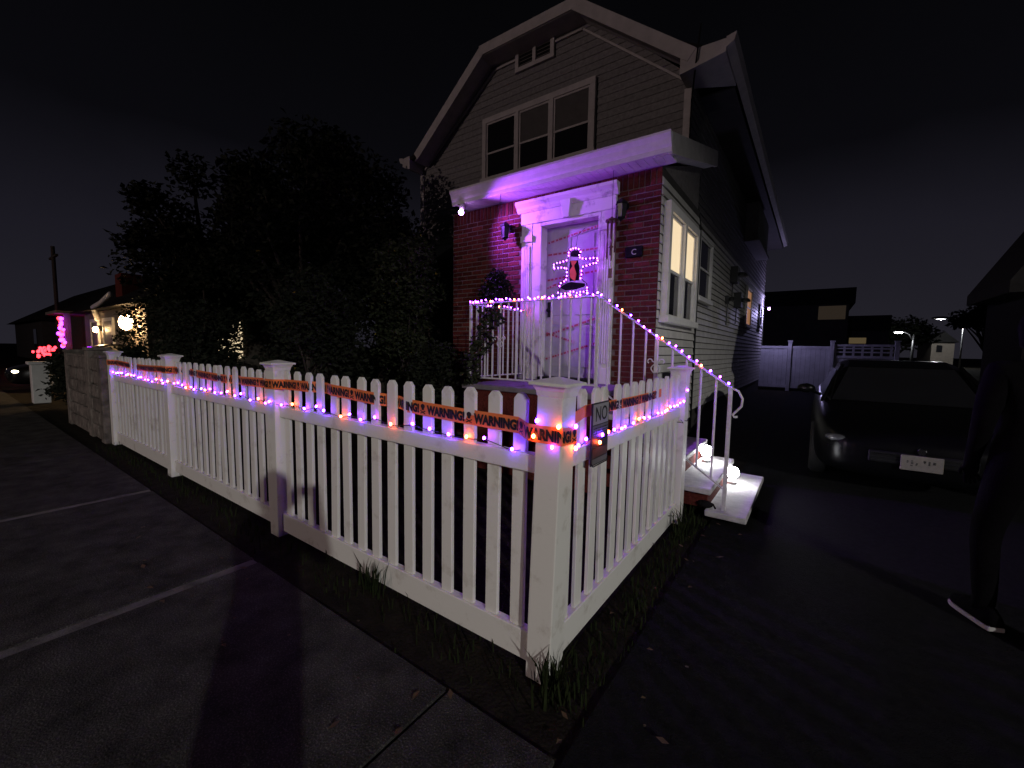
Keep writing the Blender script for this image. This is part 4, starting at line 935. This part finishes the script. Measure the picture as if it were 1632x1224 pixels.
def skel(arml, armr, legl, legr, lean=0):
    J = dict(pelvis=(0, 0, .96), spine=(0, .01 + lean * .4, 1.14), chest=(0, .01 + lean, 1.34), neck=(0, lean, 1.48), jaw=(0, .02 + lean, 1.56), head=(0, .015 + lean, 1.635), crown=(0, .0 + lean, 1.71))
    rad = dict(pelvis=(.165, .12), spine=(.15, .11), chest=(.17, .12), neck=.055, jaw=(.065, .075), head=(.078, .09), crown=(.05, .06))
    E = [('pelvis', 'spine'), ('spine', 'chest'), ('chest', 'neck'), ('neck', 'jaw'), ('jaw', 'head'), ('head', 'crown')]
    for s, sx, arm, leg in (('l', -1, arml, legl), ('r', 1, armr, legr)):
        J['s' + s] = (sx * .18, lean, 1.42); J['e' + s] = arm[0]; J['w' + s] = arm[1]; J['p' + s] = arm[2]
        rad['s' + s] = .075; rad['e' + s] = .05; rad['w' + s] = .034; rad['p' + s] = (.038, .020)
        J['h' + s] = (sx * .095, 0, .90); J['k' + s] = leg[0]; J['a' + s] = leg[1]; J['t' + s] = leg[2]
        rad['h' + s] = .10; rad['k' + s] = .068; rad['a' + s] = .052; rad['t' + s] = .04
        E += [('chest', 's' + s), ('s' + s, 'e' + s), ('e' + s, 'w' + s), ('w' + s, 'p' + s), ('pelvis', 'h' + s), ('h' + s, 'k' + s), ('k' + s, 'a' + s), ('a' + s, 't' + s)]
        w = Vector(arm[1]); p_ = Vector(arm[2]); d = (p_ - w).normalized(); lat = d.cross(Vector((0, 1, .2))).normalized()
        if lat.length < .1: lat = Vector((1, 0, 0))
        curl = d.cross(lat).normalized()
        for i, (o_, ln) in enumerate(((-.027, .068), (-.009, .078), (.009, .074), (.027, .058))):
            k1, k2 = f'f{i}{s}', f'g{i}{s}'
            J[k1] = tuple(p_ + lat * o_ + d * ln * .55 + curl * .008); J[k2] = tuple(p_ + lat * o_ * 1.1 + d * ln + curl * .03)
            rad[k1] = .009; rad[k2] = .008; E += [('p' + s, k1), (k1, k2)]
        q = w.lerp(p_, .45); J['th' + s] = tuple(q + lat * .04 * sx + d * .03); J['tk' + s] = tuple(q + lat * .052 * sx + d * .06 + curl * .01); rad['th' + s] = .010; rad['tk' + s] = .009
        J['m' + s] = tuple(q); rad['m' + s] = (.034, .02); E.remove(('w' + s, 'p' + s)); E += [('w' + s, 'm' + s), ('m' + s, 'p' + s), ('m' + s, 'th' + s), ('th' + s, 'tk' + s)]
    return J, E, rad
# figure walking on the driveway, hood up, turned away
J, E, rad = skel(((-.23, -.02, 1.15), (-.20, .10, .93), (-.18, .14, .85)), ((.28, -.06, 1.15), (.27, -.02, .90), (.27, .0, .81)),
                 ((-.10, .12, .50), (-.10, .06, .09), (-.125, .20, .045)), ((.10, .02, .50), (.10, -.22, .11), (.10, -.10, .05)))
person('person', 'person in dark hooded clothes and white-soled shoes walking on the driveway', (1.86, 1.82, 0), R(14), J, E, rad, gloves=True)
# the photographer, just behind the camera, holding the phone up with both hands
PH = Vector((1.16, -1.94, 0)); face = math.atan2(-(CAMPOS.x - PH.x), CAMPOS.y - PH.y)
J, E, rad = skel(((-.25, .12, 1.20), (-.10, .34, 1.42), (-.07, .40, 1.47)), ((.25, .12, 1.20), (.10, .34, 1.42), (.07, .40, 1.47)),
                 ((-.10, .02, .50), (-.11, -.02, .09), (-.13, .12, .045)), ((.10, .02, .50), (.11, -.02, .09), (.13, .12, .045)), lean=-.03)
person('person', 'person in dark clothes standing on the sidewalk holding up a phone', tuple(PH), face, J, E, rad)
pd = (CAMPOS - PH); pd.z = 0; pd.normalize(); pc = CAMPOS - pd * .055
ph_ = thing('phone', 'black phone held up by the photographer', 'phone', tuple(pc), face)
o = MB().box(-.078, .078, -.004, .004, -.037, .037).build('case', M['black'], None, bev=.003); o.parent = ph_
o = MB().box(-.070, .070, -.0052, -.0042, -.033, .033).build('screen', M['glass'], None); o.parent = ph_

# ------------------------------------------------------------------ back of the driveway
bf = thing('privacy_fence', 'pale vinyl privacy fence and gate closing the rear of the driveway', 'fence', (.4, 19, 0))
for x in (-1.36, .05, 1.42, 3.3): 
    p_ = MB().box(x - .065, x + .065, 18.93, 19.06, -.03, 1.98).build('post', M['backfence'], bf, bev=.006)
    o = MB().box(x - .085, x + .085, 18.91, 19.08, 1.98, 2.02).build('cap', M['backfence'], None); o.parent = p_
for a, b, zt2 in ((-1.29, -.02, 1.80), (.12, 1.35, 1.80), (1.49, 3.23, 1.45)):
    MB().box(a, b, 18.97, 19.02, .10, .22).build('bottom_rail', M['backfence'], bf); MB().box(a, b, 18.97, 19.02, zt2 - .1, zt2).build('top_rail', M['backfence'], bf)
    x = a
    while x < b - .05: MB().box(x + .003, min(x + .155, b), 18.985, 19.005, .2, zt2 - .08).build('fence_board', M['backfence'], bf); x += .158
lat = MB()
for k in range(7): lat.box(1.49 + k * .27, 1.56 + k * .27, 18.985, 19.005, 1.45, 1.80)
for zz in (1.56, 1.70): lat.box(1.49, 3.2, 18.98, 18.995, zz, zz + .05)
lat.box(1.49, 3.23, 18.97, 19.02, 1.80, 1.88); lat.build('lattice', M['backfence'], bf)

nh = thing('house', 'unlit neighbouring house at the right edge beyond the driveway', 'house', (6.3, 7.7, 0))
MB().box(3.10, 9.5, 6.9, 8.5, -.03, 2.5).build('wall', M['darksiding'], nh)
MB().prism([(2.88, 2.34), (2.88, 2.50), (3.55, 3.70), (6.3, 5.0), (9.05, 3.70), (9.72, 2.50), (9.72, 2.34)], 'y', 6.7, 8.6).build('roof', M['roof'], nh)
w_ = MB().box(4.6, 5.6, 6.87, 6.91, 1.0, 2.2).build('window', M['glass'], nh)
fr = MB().box(4.5, 4.6, 6.85, 6.9, .9, 2.3); fr.box(5.6, 5.7, 6.85, 6.9, .9, 2.3); fr.box(4.6, 5.6, 6.85, 6.9, 2.2, 2.3); fr.box(4.6, 5.6, 6.85, 6.9, .9, 1.0); o = fr.build('frame', M['darksiding'], None); o.parent = w_

def block(name, label, loc, x0, x1, y0, y1, h, over, wins, m='fargrey', roofm='roof', gable=0):
    t = thing(name, label, 'building', loc)
    MB().box(x0, x1, y0, y1, -.03, h).build('wall', M[m], t)
    if gable: MB().prism([(x0 - over, h), (x1 + over, h), ((x0 + x1) / 2, h + gable)], 'y', y0 - over, y1 + over).build('roof', M[roofm], t)
    else: MB().box(x0 - over, x1 + over, y0 - over, y1 + over, h + .004, h + .9).build('roof', M[roofm], t)
    for (a, b, za, zb, mm) in wins:
        w2 = MB().box(a, b, y0 - .04, y0 + .02, za, zb).build('window', M[mm], t)
        f2 = MB().box(a - .1, a, y0 - .06, y0, za - .1, zb + .1); f2.box(b, b + .1, y0 - .06, y0, za - .1, zb + .1); f2.box(a, b, y0 - .06, y0, zb, zb + .1); f2.box(a, b, y0 - .06, y0, za - .1, za)
        o_ = f2.build('frame', M[m], None); o_.parent = w2
    return t
M['dimwall'] = mat('dim_panel_glow', (.1, .08, .06), .8, .2, 3, emit=(.30, .22, .15), es=.07)  # weakly glowing tan panel on the flat roofed block
M['dimtan'] = mat('tan_glow', (.12, .09, .05), .8, .2, 3, emit=(.55, .40, .20), es=.14)  # tan glow, also used as lamplight on the annex wall
block('apartment_block', 'dark flat roofed block beyond the rear fence', (.5, 34, 0), -1.9, 2.35, 30, 40, 4.45, .25, [(.9, 2.2, 3.55, 4.35, 'dimwall')])
block('apartment_block', 'low dark annex with a glowing tan wall strip beside the flat roofed block', (3, 36, 0), 2.42, 4.3, 31, 38, 2.9, .05, [(2.5, 3.3, 2.15, 2.5, 'dimtan')])  # strip glows in place of a lamplit stretch of wall
block('far_house', 'small white house lit by a street lamp far behind the car', (15, 85, 0), 14.3, 16.6, 82, 92, 3.4, .4, [(14.8, 15.4, 2, 3.0, 'glass')], 'farwall', 'roof', 1.5)
block('far_house', 'distant dark house left of the far street lamps', (9, 110, 0), 9.5, 12.5, 112, 120, 4.0, .4, [(10.2, 11.0, 2.2, 3.2, 'dimtan')], 'farwall', 'roof', 1.5)
street_lamp('street_lamp', 'nearer lit street lamp on a curved arm above the parked car', 13.75, 75, 6.25, (2.2, .3), (.95, .98, 1.0), 1300, head_s=2.6, group='far street lamps')
street_lamp('street_lamp', 'low lit street lamp in front of the dark round tree', 5.76, 40, 3.1, (.85, .2), (.95, .98, 1.0), 30, head_s=.9, group='far street lamps')
tree('background_tree', 'dark round tree behind the rear fence to the right', 'tree', (5.9, 44, 0), clumpset(rn, (5.9, 44, 3.3), (2.1, 1.3, .8), 26, .8), 5000, .30, 8, 'leafdark', trunk_r=.25)
tree('background_tree', 'dark spreading tree near the far street lamps', 'tree', (13.6, 55, 0), clumpset(rn, (13.6, 55, 5.2), (2.2, 1.5, 1.3), 24, .9), 4000, .35, 9, 'leafdark', trunk_r=.25)

# ------------------------------------------------------------------ left: next properties
st_ = thing('stone_wall', 'mottled stone garden wall with pillars beyond the picket fence', 'wall', (-8.9, .08, 0))
MB().box(-10.2, -7.65, -.02, .20, -.03, 1.28).build('wall_core', M['fieldstone'], st_)
rs = random.Random(6)
for rz in range(6):
    x = -10.15 + (rz % 2) * -.1
    while x < -7.75:
        w = rs.uniform(.25, .5); a = max(x, -10.15); bq = min(x + w - .02, -7.68)
        if bq - a > .08: MB().box(a, bq, -.05 - rs.uniform(0, .02), .0, .01 + rz * .21, .20 + rz * .21).build('stone', M['fieldstone'], st_, bev=.012)
        x += w
for x, h in ((-10.25, 1.30), (-8.55, 1.36), (-7.74, 1.26)):
    p_ = MB().box(x - .10, x + .10, -.075, .20, -.03, h).build('pillar', M['fieldstone'], st_, bev=.015)
    o = MB().box(x - .115, x + .115, -.09, .215, h, h + .05).build('capstone', M['fieldstone'], None, bev=.01); o.parent = p_
gp = thing('gate_pillar', 'small white gate pillar at the far left by the sidewalk', 'pillar', (-14.6, .05, 0))
MB().box(-14.75, -14.45, -.1, .2, -.03, .92).build('shaft', M['white'], gp, bev=.01); MB().box(-14.8, -14.4, -.15, .25, .92, .99).build('capstone', M['white'], gp, bev=.01)
tree('garden_shrub', 'dark shrub beside the small white gate pillar at far left', 'shrub', (-12.9, .35, 0), clumpset(rn, (-12.7, .35, .65), (.9, .35, .45), 18, .30), 4000, .09, 12, 'leafdark', trunk_r=.04)
tree('garden_shrub', 'dark shrub rising over the stone wall', 'shrub', (-10.9, .9, 0), clumpset(rn, (-10.9, .9, .9), (.5, .35, .5), 14, .28), 3000, .09, 13, 'leafdark', trunk_r=.04)

tree('garden_shrub', 'thin leafy bush in front of the bright porch lamp at left', 'shrub', (-13.3, 1.75, 0), [((-13.5, 1.62, 2.25), .30), ((-13.3, 1.72, 1.85), .35), ((-13.6, 1.50, 1.60), .30), ((-13.2, 1.85, 2.45), .35), ((-13.1, 1.9, 1.3), .4)], 900, .10, 19, 'leaf', trunk_r=.03)
tree('background_tree', 'dark tree between the two houses at left', 'tree', (-13.0, 13, 0), clumpset(rn, (-13.0, 13, 2.6), (3.2, 1.5, 2.0), 30, .9), 6000, .3, 21, 'leafdark', trunk_r=.2)
lh = thing('house', 'neighbouring house at left with bright porch lamp and brick chimney', 'house', (-20, 6, 0))
MB().box(-24.0, -15.6, 2.4, 9.5, -.03, 2.65).build('wall', M['farwall'], lh)
MB().prism([(2.0, 2.65), (9.9, 2.65), (5.9, 5.2)], 'x', -24.4, -15.2).build('roof', M['roof'], lh)
MB().box(-21.4, -20.5, 2.9, 3.5, 2.9, 4.1).build('chimney', M['brick'], lh)
for a, b in ((-20.6, -19.4), (-22.6, -21.6)):
    w2 = MB().box(a, b, 2.36, 2.41, 1.2, 2.25).build('window', M['signgrey'], lh)
    f2 = MB().box(a - .12, a, 2.33, 2.4, 1.08, 2.37); f2.box(b, b + .12, 2.33, 2.4, 1.08, 2.37); f2.box(a, b, 2.33, 2.4, 2.25, 2.37); f2.box(a, b, 2.33, 2.4, 1.08, 1.2); o = f2.build('frame', M['white'], None); o.parent = w2
w2 = MB().box(-15.61, -15.57, 4.0, 5.0, 1.0, 2.3).build('window', M['blind'], lh)
o = MB().box(-15.6, -15.55, 4.46, 4.54, 1.0, 2.3).build('frame', M['white'], None); o.parent = w2
MB().tube([(-20.9, 2.25, 2.3), (-20.6, 2.1, 2.75), (-19.2, 2.05, 2.82), (-18.4, 2.05, 2.95), (-17.8, 2.05, 3.05)], .08, 8).build('gutter_pipe', M['white'], lh, smooth=True)
pl_ = thing('porch_lamp', 'very bright warm porch lamp on the neighbouring house at left', 'lamp', (-16.7, 2.2, 2.1))
MB().box(-16.76, -16.64, 2.26, 2.40, 2.0, 2.3).build('bracket', M['black'], pl_)
MB().ball((-16.7, 2.15, 2.12), (.36, .16, .24), 14, 10).build('globe', M['warm'], pl_, smooth=True)
l2 = thing('window_lamp', 'second warm lamp on the front of the neighbouring house at left', 'lamp', (-21.0, 2.3, 1.9))
MB().ball((-21.05, 2.2, 1.95), (.10, .08, .10), 12, 8).build('globe', M['warm'], l2, smooth=True); MB().box(-21.1, -21.0, 2.28, 2.4, 1.9, 2.1).build('bracket', M['black'], l2)
for x0, x1, lb in ((-40.0, -27.0, 'dark low house with a broad roof at the far left'), (-62, -46, 'most distant dark house at the left edge')):
    t = thing('house', lb, 'house', ((x0 + x1) / 2, 8, 0))
    MB().box(x0, x1, 3.6, 12, -.03, 3.0).build('wall', M['fargrey'], t)
    MB().prism([(3.1, 3.0), (12.5, 3.0), (7.8, 6.2)], 'x', x0 - .4, x1 + .4).build('roof', M['roof'], t)
    MB().box(x1 - 4, x1 - 2.6, 3.55, 3.62, 1.0, 2.4).build('window', M['glass'], t)
# decorated porch post with red and purple bulbs and a lit bush
BR = {'bulbR': bulb_mesh(M['bulbR'], .075), 'bulbM': bulb_mesh(M['bulbM'], .075)}
t = thing('porch_post', 'porch post at far left carrying a small roof over red and purple bulbs', 'porch', (-26.3, 2.2, 0))
MB().box(-26.4, -26.2, 2.1, 2.3, -.03, 2.7).build('post', M['farwall'], t); MB().box(-28.4, -25.9, 1.8, 3.4, 2.7, 2.82).build('roof', M['farwall'], t)
rp_ = random.Random(15)
def decor(label, pts, n, keys, seed, spread):
    tt = thing('string_light', label, 'string lights', pts[0], group='strings of Halloween lights'); rn2 = random.Random(seed); pa = Path(pts); cord = []
    for i in range(n):
        p_, d = pa.at(pa.L[-1] * i / n); q = p_ + Vector((rn2.uniform(-spread[0], spread[0]), rn2.uniform(-spread[1], spread[1]), rn2.uniform(-spread[2], spread[2])))
        put('bulb', BR[keys[i % len(keys)]], tt, q, scale=rn2.uniform(.5, 1.0)); cord.append(q + Vector((0, .03, .02)))
    MB().tube(cord, .008, 4).build('cord', M['wire'], tt)
decor('red and purple bulbs wound round a porch post at far left', [(-26.3, 2.0, 2.55), (-26.3, 2.0, 1.25)], 22, ['bulbR', 'bulbM', 'bulbM', 'bulbM', 'bulbR'], 41, (.45, .05, .08))
decor('red bulbs draped over a low bush at far left', [(-26.8, 1.75, 1.25), (-29.5, 1.85, .95), (-34.5, 2.1, .85)], 30, ['bulbR'], 43, (.5, .15, .22))
tree('garden_shrub', 'low bush under the red bulbs at far left', 'shrub', (-31, 2.3, 0), clumpset(rn, (-31, 2.4, .45), (4.5, .5, .35), 22, .4), 3000, .14, 16, 'leafdark', trunk_r=.05)
up = thing('utility_pole', 'thin dark utility pole against the sky at far left', 'utility pole', (-31.7, 2.6, 0))
MB().tube([(-31.7, 2.6, -.03), (-31.6, 2.6, 6.4)], .08, 8).build('pole', M['bark'], up); MB().box(-32.6, -30.6, 2.55, 2.65, 5.8, 5.9).build('crossarm', M['bark'], up)
